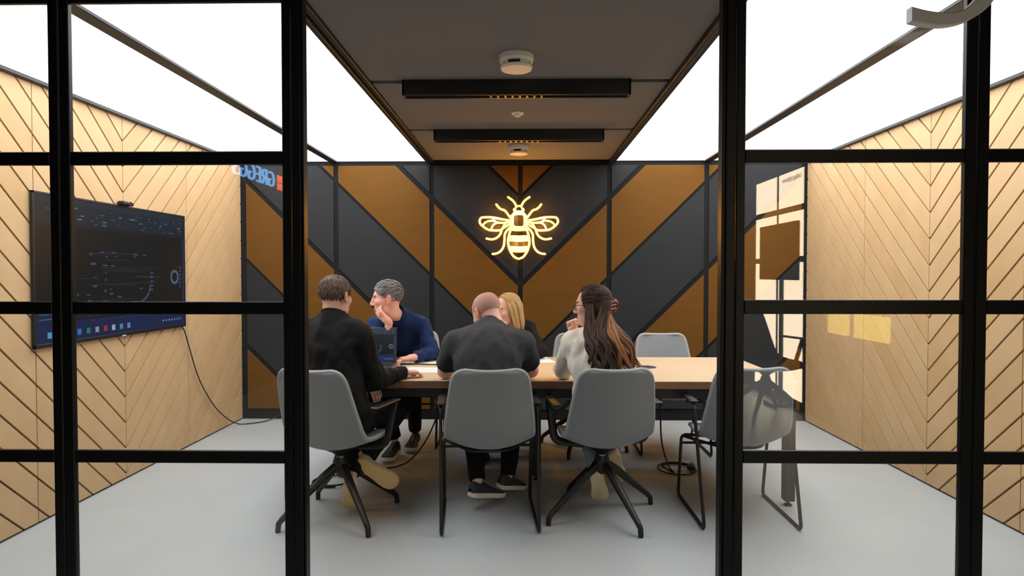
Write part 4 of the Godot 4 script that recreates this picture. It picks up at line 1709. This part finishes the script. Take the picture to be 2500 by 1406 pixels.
	var top := put(g, s.top_name, s.top, root)
	# collar ring
	g = Geo.new()
	var ring := []
	var cx := nd.cross(fw).normalized()
	var cz := cx.cross(nd).normalized()
	for k in 24:
		var a := TAU * k / 24
		ring.append(rim + cx * cos(a) * (nr + 0.008) + cz * sin(a) * (nr + 0.010) - nd * (0.006 + 0.010 * sin(a)))
	g.tube(ring, [0.009 if s.get("polo", false) else 0.006], 8, false, 2.0, nd, true)
	put(g, "collar", s.top, top)
	if not s.get("short", false):
		for k in 2:
			g = Geo.new()
			var ck2: float = s.get("cuff", [1.0, 1.0])[k]
			var cu2: Vector3 = s.el[k].lerp(s.wr[k], ck2)
			var d: Vector3 = (s.wr[k] - s.el[k]).normalized()
			g.tube([cu2 - d * 0.045, cu2 - d * 0.040, cu2 - d * 0.004, cu2 + d * 0.002], [0.034 * th, 0.039 * th, 0.037 * th, 0.033 * th], 16)
			put(g, "cuff", s.top, top)
	# --- trousers
	f = Field.new()
	f.noise = cloth_noise(s.seed + 50)
	f.amp = 0.006
	f.nscale = Vector3(10, 7, 10)
	f.ell(s.pelvis, Vector3(0.165, 0.115, 0.125) * b, fl, 0.05)
	for k in 2:
		f.cap(s.hip[k], s.kn[k], 0.083 * b, 0.064 * b, 0.04)
		f.cap(s.kn[k], s.an[k], 0.062 * b, 0.049, 0.02)
		f.cut(s.an[k], s.an[k] - s.kn[k], 0.08)
	g = Geo.new()
	g.join(f.build(0.0125), Transform3D.IDENTITY)
	put(g, "trousers", s.legs, root)
	for q in s.shoes:
		shoe(root, q[0], q[1], q[2], s.shoe[0], s.shoe[1], s.shoe[2])
	s["ht"] = ht
	return root

# cropped hair: a shell over the skull with a hairline
func crop(parent: Node3D, ht: Transform3D, at_: Vector3, r: Vector3, front: Vector3, fn: Vector3, m: Material, seed: int, amp := 0.003, nape := -0.072, crown := Vector3.ZERO) -> void:
	var f := Field.new()
	f.ell(at_, r, Basis.IDENTITY, 0.01)
	f.noise = cloth_noise(seed)
	f.amp = amp
	f.nscale = Vector3(60, 45, 60)
	f.cut(front, fn)
	f.cut(Vector3(0, nape, -0.07), Vector3(0, -1, 0.35))
	if crown != Vector3.ZERO:
		f.cut(crown, Vector3(0, 1, 0.25))
	for s in [-1.0, 1.0]:
		f.dig(Vector3(s * 0.086, -0.008, -0.002), Vector3(0.016, 0.032, 0.022), Basis.IDENTITY, 0.006)
	var g := Geo.new()
	g.join(f.build(0.0045), ht)
	put(g, "hair", m, parent)

# short strands combed over the skull; way 0 = down and forward, 1 = back, 2 = towards the clip
func strands(parent: Node3D, ht: Transform3D, c: Vector3, r: Vector3, n: int, way: int, ln: float, rad: float, cols: Array, front: Vector3, fn: Vector3, nape: float, seed: int) -> void:
	var rng := RandomNumberGenerator.new()
	rng.seed = seed
	var g := Geo.new()
	var made := 0
	var tries := 0
	while made < n and tries < n * 12:
		tries += 1
		var u := Vector3(rng.randfn(), rng.randfn(), rng.randfn()).normalized()
		var p := c + u * r
		if (p - front).dot(fn) > (-0.018 if way == 2 else -0.006) or p.y < nape or (absf(p.x) > 0.066 and absf(p.y + 0.006) < 0.036 and absf(p.z) < 0.03):
			continue
		made += 1
		var pts := [ht * (c + u * r * 0.985)]
		var q := p
		for k in 4:
			var aim := Vector3(0, 0.25, -1)
			if way == 0:
				aim = Vector3(0.25, -0.2, 1.0) if u.y > 0.75 else Vector3(0.0, -1, -0.1)
			elif way == 2:
				aim = Vector3(-0.052, 0.040, -0.112) - q
			var nn := ((q - c) / (r * r)).normalized()
			var tg := (aim.normalized() - nn * aim.normalized().dot(nn))
			tg = tg.normalized() + Vector3(rng.randf_range(-0.12, 0.12), rng.randf_range(-0.12, 0.12), 0)
			q += tg * ln * 0.25
			q = c + ((q - c) / r).normalized() * r * (1.0 + (0.006 if way != 1 else 0.010) * sin(PI * (k + 1) / 4.0))
			pts.append(ht * q)
		g.col = cols[rng.randi() % cols.size()]
		g.tube(pts, [rad * 0.6, rad, rad, rad * 0.9, rad * 0.35], 5, false)
	put(g, "hair_strands", M.hair_strand, parent)

func lock(g: Geo, pts: Array, r0: float, col: Color, wave: float, ph: float) -> void:
	var p := curved(pts, 5)
	var rad := []
	for i in p.size():
		var t := float(i) / (p.size() - 1)
		p[i] += Vector3(sin(t * 11.0 + ph) * wave * t, 0, cos(t * 9.0 + ph * 1.7) * wave * 0.6 * t)
		rad.append(r0 * (0.75 + 0.45 * sin(PI * minf(t * 1.15, 1.0))) * (1.0 if t < 0.85 else lerpf(1.0, 0.25, (t - 0.85) / 0.15)))
	g.col = col
	g.tube(p, rad, 6, true, 0.55)

func fabric(called: String, c: Color, rough := 0.9, sheen := 0.25, n := 0.3) -> StandardMaterial3D:
	var m := mat(called, c, rough, 0.0, 0.3)
	m.rim_enabled = true
	m.rim = sheen
	m.rim_tint = 0.7
	weave(m, n, 10.0, 0.1, 8)
	return m

func people() -> void:
	var sk := mat("skin", Color.WHITE, 0.5, 0.0, 0.4)
	sk.vertex_color_use_as_albedo = true
	sk.subsurf_scatter_enabled = true
	sk.subsurf_scatter_strength = 0.12
	mat("eye_white", Color(0.85, 0.83, 0.80), 0.2)
	mat("iris", Color(0.20, 0.16, 0.12), 0.2)
	fabric("black_knit", Color(0.085, 0.083, 0.085))
	fabric("navy_knit", Color(0.088, 0.165, 0.31))
	fabric("charcoal_jersey", Color(0.225, 0.228, 0.242))
	fabric("cream_knit", Color(0.86, 0.85, 0.815), 0.95, 0.4)
	fabric("blazer_cloth", Color(0.10, 0.09, 0.095))
	fabric("black_denim", Color(0.05, 0.05, 0.055))
	fabric("dark_denim", Color(0.085, 0.095, 0.11))
	fabric("pale_denim", Color(0.60, 0.64, 0.68))
	mat("shoe_cream", Color(0.84, 0.78, 0.68), 0.7)
	mat("shoe_white", Color(0.82, 0.80, 0.76), 0.6)
	mat("gum_sole", Color(0.86, 0.74, 0.52), 0.6)
	mat("cream_sole", Color(0.84, 0.77, 0.62), 0.6)
	mat("shoe_black", Color(0.06, 0.06, 0.065), 0.6)
	mat("shoe_grey", Color(0.16, 0.16, 0.17), 0.7)
	mat("white_sole", Color(0.85, 0.83, 0.79), 0.5)
	for h in [["hair_brown", Color(0.40, 0.32, 0.285)], ["hair_grey", Color(0.47, 0.45, 0.44)], ["hair_stubble", Color(0.70, 0.55, 0.50)]]:
		var hm := mat(h[0], h[1], 0.75, 0.0, 0.35)
		weave(hm, 0.8, 22.0, 0.15, 12)
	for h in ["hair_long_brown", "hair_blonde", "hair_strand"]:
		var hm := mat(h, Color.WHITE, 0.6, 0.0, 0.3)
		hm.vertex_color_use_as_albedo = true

	var down := Vector3(0, -1, 0)
	# person in the black sweatshirt, seen from behind
	var a := {"label": "person in black sweatshirt seated with back turned, hand on papers", "man": true, "seed": 3, "bulk": 1.06,
		"look": Vector3(0.36, -0.10, -0.93), "head": P(-1.083, 1.247, 3.62), "head_size": 1.0, "skin": Color(0.66, 0.39, 0.295), "brow": Color(0.08, 0.05, 0.035),
		"collar_up": 0.035, "neck": P(-1.088, 1.130, 3.570), "sh": [P(-1.272, 1.035, 3.635), P(-0.915, 1.035, 3.50)], "el": [P(-1.24, 0.80, 3.72), P(-0.835, 0.775, 3.56)], "wr": [P(-0.918, 0.760, 3.70), P(-0.735, 0.782, 3.81)],
		"hand": [[Vector3(0.52, -0.85, 0.05), Vector3(-0.5, -0.3, -0.4), "flat"], [Vector3(0.84, -0.03, -0.42), down, "rest"]],
		"chest": P(-1.085, 0.925, 3.53), "belly": P(-1.055, 0.72, 3.49), "pelvis": P(-1.03, 0.565, 3.50),
		"hip": [P(-1.13, 0.55, 3.53), P(-0.955, 0.55, 3.52)], "kn": [P(-1.0, 0.555, 3.95), P(-0.77, 0.555, 3.98)], "an": [P(-0.98, 0.235, 3.565), P(-0.92, 0.295, 3.69)],
		"shoes": [[P(-0.965, 0.205, 3.44), P(-1.0, 0.012, 3.615), Vector3(0, -0.67, 0.74)], [P(-0.965, 0.300, 3.59), P(-0.735, 0.145, 3.63), Vector3(0.10, -0.22, 0.97)]],
		"top_name": "sweatshirt", "top": M.black_knit, "legs": M.dark_denim, "shoe": [M.shoe_cream, M.gum_sole, M.shoe_white], "folds": 0.015, "loose": 1.05}
	var r := person(a)
	crop(r, a.ht, Vector3(0, 0.040, -0.014), Vector3(0.082, 0.087, 0.103), Vector3(0, 0.070, 0.082), Vector3(0, -0.50, 0.86), M.hair_brown, 5, 0.002, -0.05)
	strands(r, a.ht, Vector3(0, 0.040, -0.014), Vector3(0.083, 0.0885, 0.104), 420, 0, 0.022, 0.0024, [Color(0.135, 0.088, 0.068), Color(0.105, 0.068, 0.054), Color(0.165, 0.112, 0.088), Color(0.08, 0.052, 0.042)], Vector3(0, 0.070, 0.084), Vector3(0, -0.50, 0.86), -0.04, 62)

	# person in the navy sweater, profile, hand at the mouth
	var n := {"label": "person in navy sweater with grey hair resting mouth on one hand", "man": true, "seed": 11, "bulk": 1.04,
		"look": Vector3(-0.97, -0.06, 0.22), "head": P(-0.978, 1.20, 4.50), "head_size": 1.02, "skin": Color(0.71, 0.365, 0.29), "brow": Color(0.14, 0.11, 0.10),
		"collar_up": 0.03, "neck": P(-0.925, 1.085, 4.615), "sh": [P(-0.765, 0.985, 4.76), P(-1.115, 0.985, 4.70)], "el": [P(-0.665, 0.80, 4.62), P(-0.965, 0.80, 4.45)], "wr": [P(-0.775, 0.792, 4.42), P(-0.946, 1.042, 4.405)],
		"hand": [[Vector3(-0.90, -0.06, 0.40), down, "rest"], [Vector3(-0.74, 0.66, -0.10), Vector3(0.45, 0.50, -0.72), "cheek"]],
		"chest": P(-0.94, 0.885, 4.83), "belly": P(-0.95, 0.70, 5.01), "pelvis": P(-0.95, 0.565, 5.14),
		"hip": [P(-0.865, 0.55, 5.10), P(-1.04, 0.55, 5.10)], "kn": [P(-0.83, 0.56, 4.72), P(-1.05, 0.56, 4.68)], "an": [P(-0.86, 0.145, 4.98), P(-0.975, 0.14, 4.72)],
		"shoes": [[P(-0.86, 0.03, 5.05), P(-0.875, 0.012, 4.79), down], [P(-0.965, 0.03, 4.79), P(-1.0, 0.012, 4.53), down]],
		"top_name": "sweater", "top": M.navy_knit, "legs": M.black_denim, "shoe": [M.shoe_black, M.white_sole, M.shoe_white], "polo": true, "cuff": [0.92, 0.5], "folds": 0.013}
	r = person(n)
	crop(r, n.ht, Vector3(0, 0.046, -0.013), Vector3(0.081, 0.090, 0.103), Vector3(0, 0.078, 0.084), Vector3(0, -0.52, 0.85), M.hair_grey, 6, 0.003)
	strands(r, n.ht, Vector3(0, 0.046, -0.013), Vector3(0.0825, 0.092, 0.105), 420, 1, 0.045, 0.0028, [Color(0.19, 0.175, 0.165), Color(0.13, 0.118, 0.112), Color(0.26, 0.245, 0.235), Color(0.09, 0.082, 0.078)], Vector3(0, 0.078, 0.086), Vector3(0, -0.52, 0.85), -0.045, 61)

	# person in the dark grey short sleeved top, head bent
	var t := {"label": "person with shaved head in dark grey short sleeved top bending over the table", "man": true, "seed": 21, "bulk": 1.15,
		"look": Vector3(-0.52, -0.55, -0.62), "head": P(-0.222, 1.142, 3.83), "head_size": 1.02, "skin": Color(0.68, 0.405, 0.325), "brow": Color(0.15, 0.10, 0.08),
		"collar_up": 0.03, "neck": P(-0.198, 1.06, 3.68), "sh": [P(-0.395, 0.975, 3.62), P(-0.005, 0.975, 3.62)], "el": [P(-0.475, 0.795, 3.79), P(0.045, 0.80, 3.79)], "wr": [P(-0.30, 0.785, 3.98), P(-0.10, 0.785, 3.99)],
		"hand": [[Vector3(0.65, 0, -0.75), down, "rest"], [Vector3(-0.75, 0, -0.65), down, "rest"]],
		"chest": P(-0.20, 0.90, 3.555), "belly": P(-0.195, 0.70, 3.48), "pelvis": P(-0.19, 0.57, 3.50),
		"hip": [P(-0.29, 0.55, 3.53), P(-0.09, 0.55, 3.53)], "kn": [P(-0.34, 0.56, 3.98), P(-0.06, 0.56, 3.99)], "an": [P(-0.27, 0.165, 3.69), P(-0.095, 0.15, 3.83)],
		"shoes": [[P(-0.315, 0.085, 3.63), P(-0.125, 0.022, 3.82), Vector3(0.0, -1, 0.1)], [P(-0.155, 0.09, 3.77), P(0.0, 0.03, 3.97), Vector3(-0.6, -0.5, 0.6)]],
		"top_name": "polo_shirt", "top": M.charcoal_jersey, "legs": M.black_denim, "shoe": [M.shoe_grey, M.white_sole, M.shoe_black], "short": true, "polo": true, "folds": 0.010}
	r = person(t)
	crop(r, t.ht, Vector3(0, 0.0355, -0.0135), Vector3(0.0785, 0.0845, 0.0995), Vector3(0, 0.04, 0.045), Vector3(0, -0.35, 0.94), M.hair_stubble, 7, 0.001, -0.065, Vector3(0, 0.085, -0.02))

	# long haired person in the cream sweater
	var w := {"label": "person in cream sweater with long brown hair, glasses and chin on fist", "man": false, "seed": 31, "bulk": 0.93,
		"look": Vector3(-0.92, -0.05, -0.38), "head": P(0.398, 1.192, 3.66), "head_size": 0.97, "skin": Color(0.70, 0.43, 0.32), "brow": Color(0.06, 0.04, 0.03),
		"neck": P(0.425, 1.06, 3.61), "sh": [P(0.285, 0.985, 3.65), P(0.535, 0.965, 3.56)], "el": [P(0.238, 0.80, 3.80), P(0.565, 0.79, 3.74)], "wr": [P(0.305, 1.015, 3.80), P(0.50, 0.785, 3.89)],
		"hand": [[Vector3(-0.18, 0.95, 0.22), Vector3(0.5, 0.1, 0.8), "fist"], [Vector3(-0.6, 0, -0.8), down, "rest"]],
		"chest": P(0.43, 0.89, 3.58), "belly": P(0.445, 0.71, 3.50), "pelvis": P(0.45, 0.565, 3.50),
		"hip": [P(0.37, 0.55, 3.54), P(0.53, 0.55, 3.54)], "kn": [P(0.36, 0.56, 3.98), P(0.57, 0.56, 4.12)], "an": [P(0.425, 0.25, 3.68), P(0.56, 0.30, 3.90)],
		"shoes": [[P(0.415, 0.245, 3.58), P(0.462, 0.02, 3.73), Vector3(0, -0.56, 0.83)], [P(0.545, 0.295, 3.80), P(0.605, 0.06, 3.95), Vector3(0.05, -0.5, 0.87)]],
		"top_name": "sweater", "top": M.cream_knit, "legs": M.pale_denim, "shoe": [M.shoe_white, M.cream_sole, M.shoe_white], "folds": 0.017, "loose": 1.12}
	r = person(w)
	long_hair(r, w.ht)
	# blonde person in the dark blazer
	var bl := {"label": "blonde person in dark blazer partly hidden by the bent shaved head", "man": false, "seed": 41, "bulk": 0.95,
		"look": Vector3(-0.80, -0.22, 0.55), "head": P(-0.118, 1.112, 4.75), "head_size": 0.97, "skin": Color(0.70, 0.42, 0.32), "brow": Color(0.16, 0.10, 0.06),
		"neck": P(-0.12, 1.005, 4.83), "sh": [P(0.035, 0.955, 4.82), P(-0.285, 0.955, 4.84)], "el": [P(0.125, 0.80, 4.72), P(-0.30, 0.79, 4.58)], "wr": [P(-0.08, 0.785, 4.60), P(-0.185, 0.945, 4.62)],
		"hand": [[Vector3(-0.92, 0, 0.35), down, "rest"], [Vector3(0.25, 0.95, -0.15), Vector3(0.3, 0.2, -0.9), "fist"]],
		"chest": P(-0.13, 0.865, 4.90), "belly": P(-0.17, 0.70, 5.0), "pelvis": P(-0.20, 0.565, 5.05),
		"hip": [P(-0.12, 0.55, 5.02), P(-0.28, 0.55, 5.02)], "kn": [P(-0.10, 0.56, 4.60), P(-0.30, 0.56, 4.60)], "an": [P(-0.10, 0.14, 4.72), P(-0.30, 0.14, 4.72)],
		"shoes": [[P(-0.10, 0.02, 4.78), P(-0.10, 0.012, 4.54), down], [P(-0.30, 0.02, 4.78), P(-0.30, 0.012, 4.54), down]],
		"top_name": "blazer", "top": M.blazer_cloth, "legs": M.black_denim, "shoe": [M.shoe_black, M.shoe_black, M.shoe_black], "folds": 0.013, "loose": 1.04}
	r = person(bl)
	blonde_hair(r, bl.ht)

func long_hair(root: Node3D, ht: Transform3D) -> void:
	var rng := RandomNumberGenerator.new()
	rng.seed = 9
	var dark := [Color(0.040, 0.022, 0.018), Color(0.055, 0.032, 0.026), Color(0.030, 0.017, 0.015), Color(0.075, 0.042, 0.032)]
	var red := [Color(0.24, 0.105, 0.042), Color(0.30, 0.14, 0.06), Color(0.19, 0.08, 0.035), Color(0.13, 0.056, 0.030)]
	var f := Field.new()
	f.ell(Vector3(0, 0.042, -0.016), Vector3(0.086, 0.090, 0.107), Basis.IDENTITY, 0.01)
	f.ell(Vector3(0, -0.02, -0.055), Vector3(0.080, 0.085, 0.068), Basis.IDENTITY, 0.03)
	f.noise = cloth_noise(61)
	f.amp = 0.004
	f.nscale = Vector3(40, 12, 40)
	f.cut(Vector3(0, 0.075, 0.082), Vector3(0, -0.35, 0.94))
	f.cut(Vector3(0, 0.0, 0.036), Vector3(0, -0.12, 1.0))
	var g := Geo.new()
	g.col = dark[1]
	g.join(f.build(0.005), ht)
	var hr := put(g, "hair", M.hair_long_brown, root)
	strands(root, ht, Vector3(0, 0.042, -0.016), Vector3(0.087, 0.091, 0.108), 420, 2, 0.10, 0.0030, dark, Vector3(0, 0.075, 0.084), Vector3(0, -0.35, 0.94), -0.01, 63)
	# hanging locks down the back in wavy clumps; the side away from the face is redder and lighter
	g = Geo.new()
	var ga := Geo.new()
	for k in 30:
		var u := -1.0 + 2.0 * k / 29.0 + rng.randf_range(-0.05, 0.05)
		var ang := u * 1.45
		var layer := 1.0 if k % 2 == 0 else 0.35
		var ph := rng.randf() * 6.0
		var low := rng.randf_range(-0.025, 0.03)
		for j in 15:
			var ox := rng.randf_range(-0.011, 0.011)
			var od := rng.randf_range(-0.010, 0.010)
			var st: Vector3 = ht * Vector3(sin(-ang) * 0.080 + ox * 0.6, -0.01 + 0.05 * rng.randf(), -0.02 - 0.085 * cos(ang))
			if u < -0.55:
				st = ht * Vector3(0.080, 0.0 + 0.03 * rng.randf(), -0.03 + 0.045 * rng.randf())
			var mid := P(0.440 + 0.088 * u + ox, 1.075, 3.548 - 0.036 * layer - 0.02 * (1.0 - u * u) + od)
			var m2 := P(0.472 + 0.114 * u + ox * 1.2, 0.985, 3.475 - 0.04 * layer + od)
			var en := P(0.495 + 0.126 * u + ox * 0.8, 0.868 + low + rng.randf_range(-0.008, 0.012), 3.437 - 0.045 * layer + od)
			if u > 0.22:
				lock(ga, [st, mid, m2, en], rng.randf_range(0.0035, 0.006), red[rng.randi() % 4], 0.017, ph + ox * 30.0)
			else:
				lock(g, [st, mid, m2, en], rng.randf_range(0.0035, 0.006), dark[rng.randi() % 4], 0.018, ph + ox * 30.0)
	put(g, "hanging_locks", M.hair_long_brown, hr, "wavy dark brown locks")
	put(ga, "redder_locks", M.hair_long_brown, hr, "lighter reddish locks")
	# claw clip
	var tort := mat("tortoiseshell", Color(0.42, 0.13, 0.06), 0.25)
	var pale := mat("clip_pale", Color(0.82, 0.62, 0.48), 0.25)
	var cl := Node3D.new()
	cl.name = "hair_clip"
	root.add_child(cl)
	var bx := P(0.512, 1.205, 3.565)
	g = Geo.new()
	g.tube(curved([bx + Vector3(-0.004, 0.032, 0.0), bx + Vector3(0.012, 0.018, 0.012), bx + Vector3(0.016, 0, 0.016), bx + Vector3(0.012, -0.018, 0.012), bx + Vector3(-0.004, -0.034, 0.0)], 5), [0.008], 8)
	put(g, "spine", tort, cl)
	for k in 6:
		g = Geo.new()
		var y := 0.026 - 0.0105 * k
		g.tube(curved([bx + Vector3(0.012, y, 0.018), bx + Vector3(-0.004, y - 0.002, 0.024), bx + Vector3(-0.018, y - 0.006, 0.012)], 3), [0.0032], 6)
		put(g, "tooth", pale if k % 2 == 0 else tort, cl)
	# glasses
	var gl := Node3D.new()
	gl.name = "glasses"
	root.add_child(gl)
	var fm := mat("glasses_frame", Color(0.05, 0.045, 0.05), 0.3)
	for e in [-1.0, 1.0]:
		g = Geo.new()
		var ring := []
		for k in 20:
			var a := TAU * k / 20
			ring.append(ht * Vector3(e * 0.033 + 0.026 * cos(a), 0.004 + 0.021 * sin(a), 0.104 - 0.18 * absf(e * 0.033 + 0.026 * cos(a)) * 0.4))
		g.tube(ring, [0.0022], 6, false, 1.0, Vector3.ZERO, true)
		put(g, "rim", fm, gl)
		g = Geo.new()
		g.tube([ht * Vector3(e * 0.060, 0.010, 0.098), ht * Vector3(e * 0.076, 0.012, 0.07), ht * Vector3(e * 0.081, 0.010, 0.0)], [0.002], 6)
		put(g, "temple_arm", fm, gl)
	g = Geo.new()
	g.tube([ht * Vector3(-0.008, 0.010, 0.106), ht * Vector3(0.008, 0.010, 0.106)], [0.002], 6)
	put(g, "bridge", fm, gl)

func blonde_hair(root: Node3D, ht: Transform3D) -> void:
	var rng := RandomNumberGenerator.new()
	rng.seed = 19
	var tones := [Color(0.50, 0.33, 0.15), Color(0.40, 0.25, 0.11), Color(0.60, 0.43, 0.22), Color(0.26, 0.155, 0.075)]
	var f := Field.new()
	f.ell(Vector3(0, 0.042, -0.016), Vector3(0.085, 0.088, 0.106), Basis.IDENTITY, 0.01)
	f.ell(Vector3(0, -0.03, -0.05), Vector3(0.078, 0.085, 0.065), Basis.IDENTITY, 0.03)
	f.noise = cloth_noise(71)
	f.amp = 0.003
	f.nscale = Vector3(60, 8, 60)
	f.cut(Vector3(0, 0.080, 0.082), Vector3(0, -0.40, 0.92))
	f.cut(Vector3(0, 0.0, 0.030), Vector3(0, -0.10, 1.0))
	var g := Geo.new()
	g.col = tones[1]
	g.join(f.build(0.005), ht)
	var hr := put(g, "hair", M.hair_blonde, root)
	g = Geo.new()
	for k in 320:
		var u := rng.randf_range(-1.0, 1.0)
		var ang := u * 2.05
		var out := 0.006 * rng.randf()
		var top := Vector3(0.012 * signf(-ang) , 0.130, 0.02 - 0.05 * rng.randf())
		var st := Vector3(-sin(ang) * (0.086 + out), 0.045, -0.012 - cos(ang) * (0.098 + out))
		var lo := Vector3(-sin(ang) * (0.088 + out), -0.05, -0.018 - cos(ang) * (0.095 + out))
		var en := Vector3(-sin(ang) * (0.078 + out), -0.150 - 0.03 * rng.randf(), -0.025 - cos(ang) * (0.085 + out))
		lock(g, [ht * top, ht * st, ht * lo, ht * en], rng.randf_range(0.0028, 0.0045), tones[rng.randi() % 4], 0.001, rng.randf() * 6.0)
	put(g, "straight_locks", M.hair_blonde, hr, "straight blonde locks")
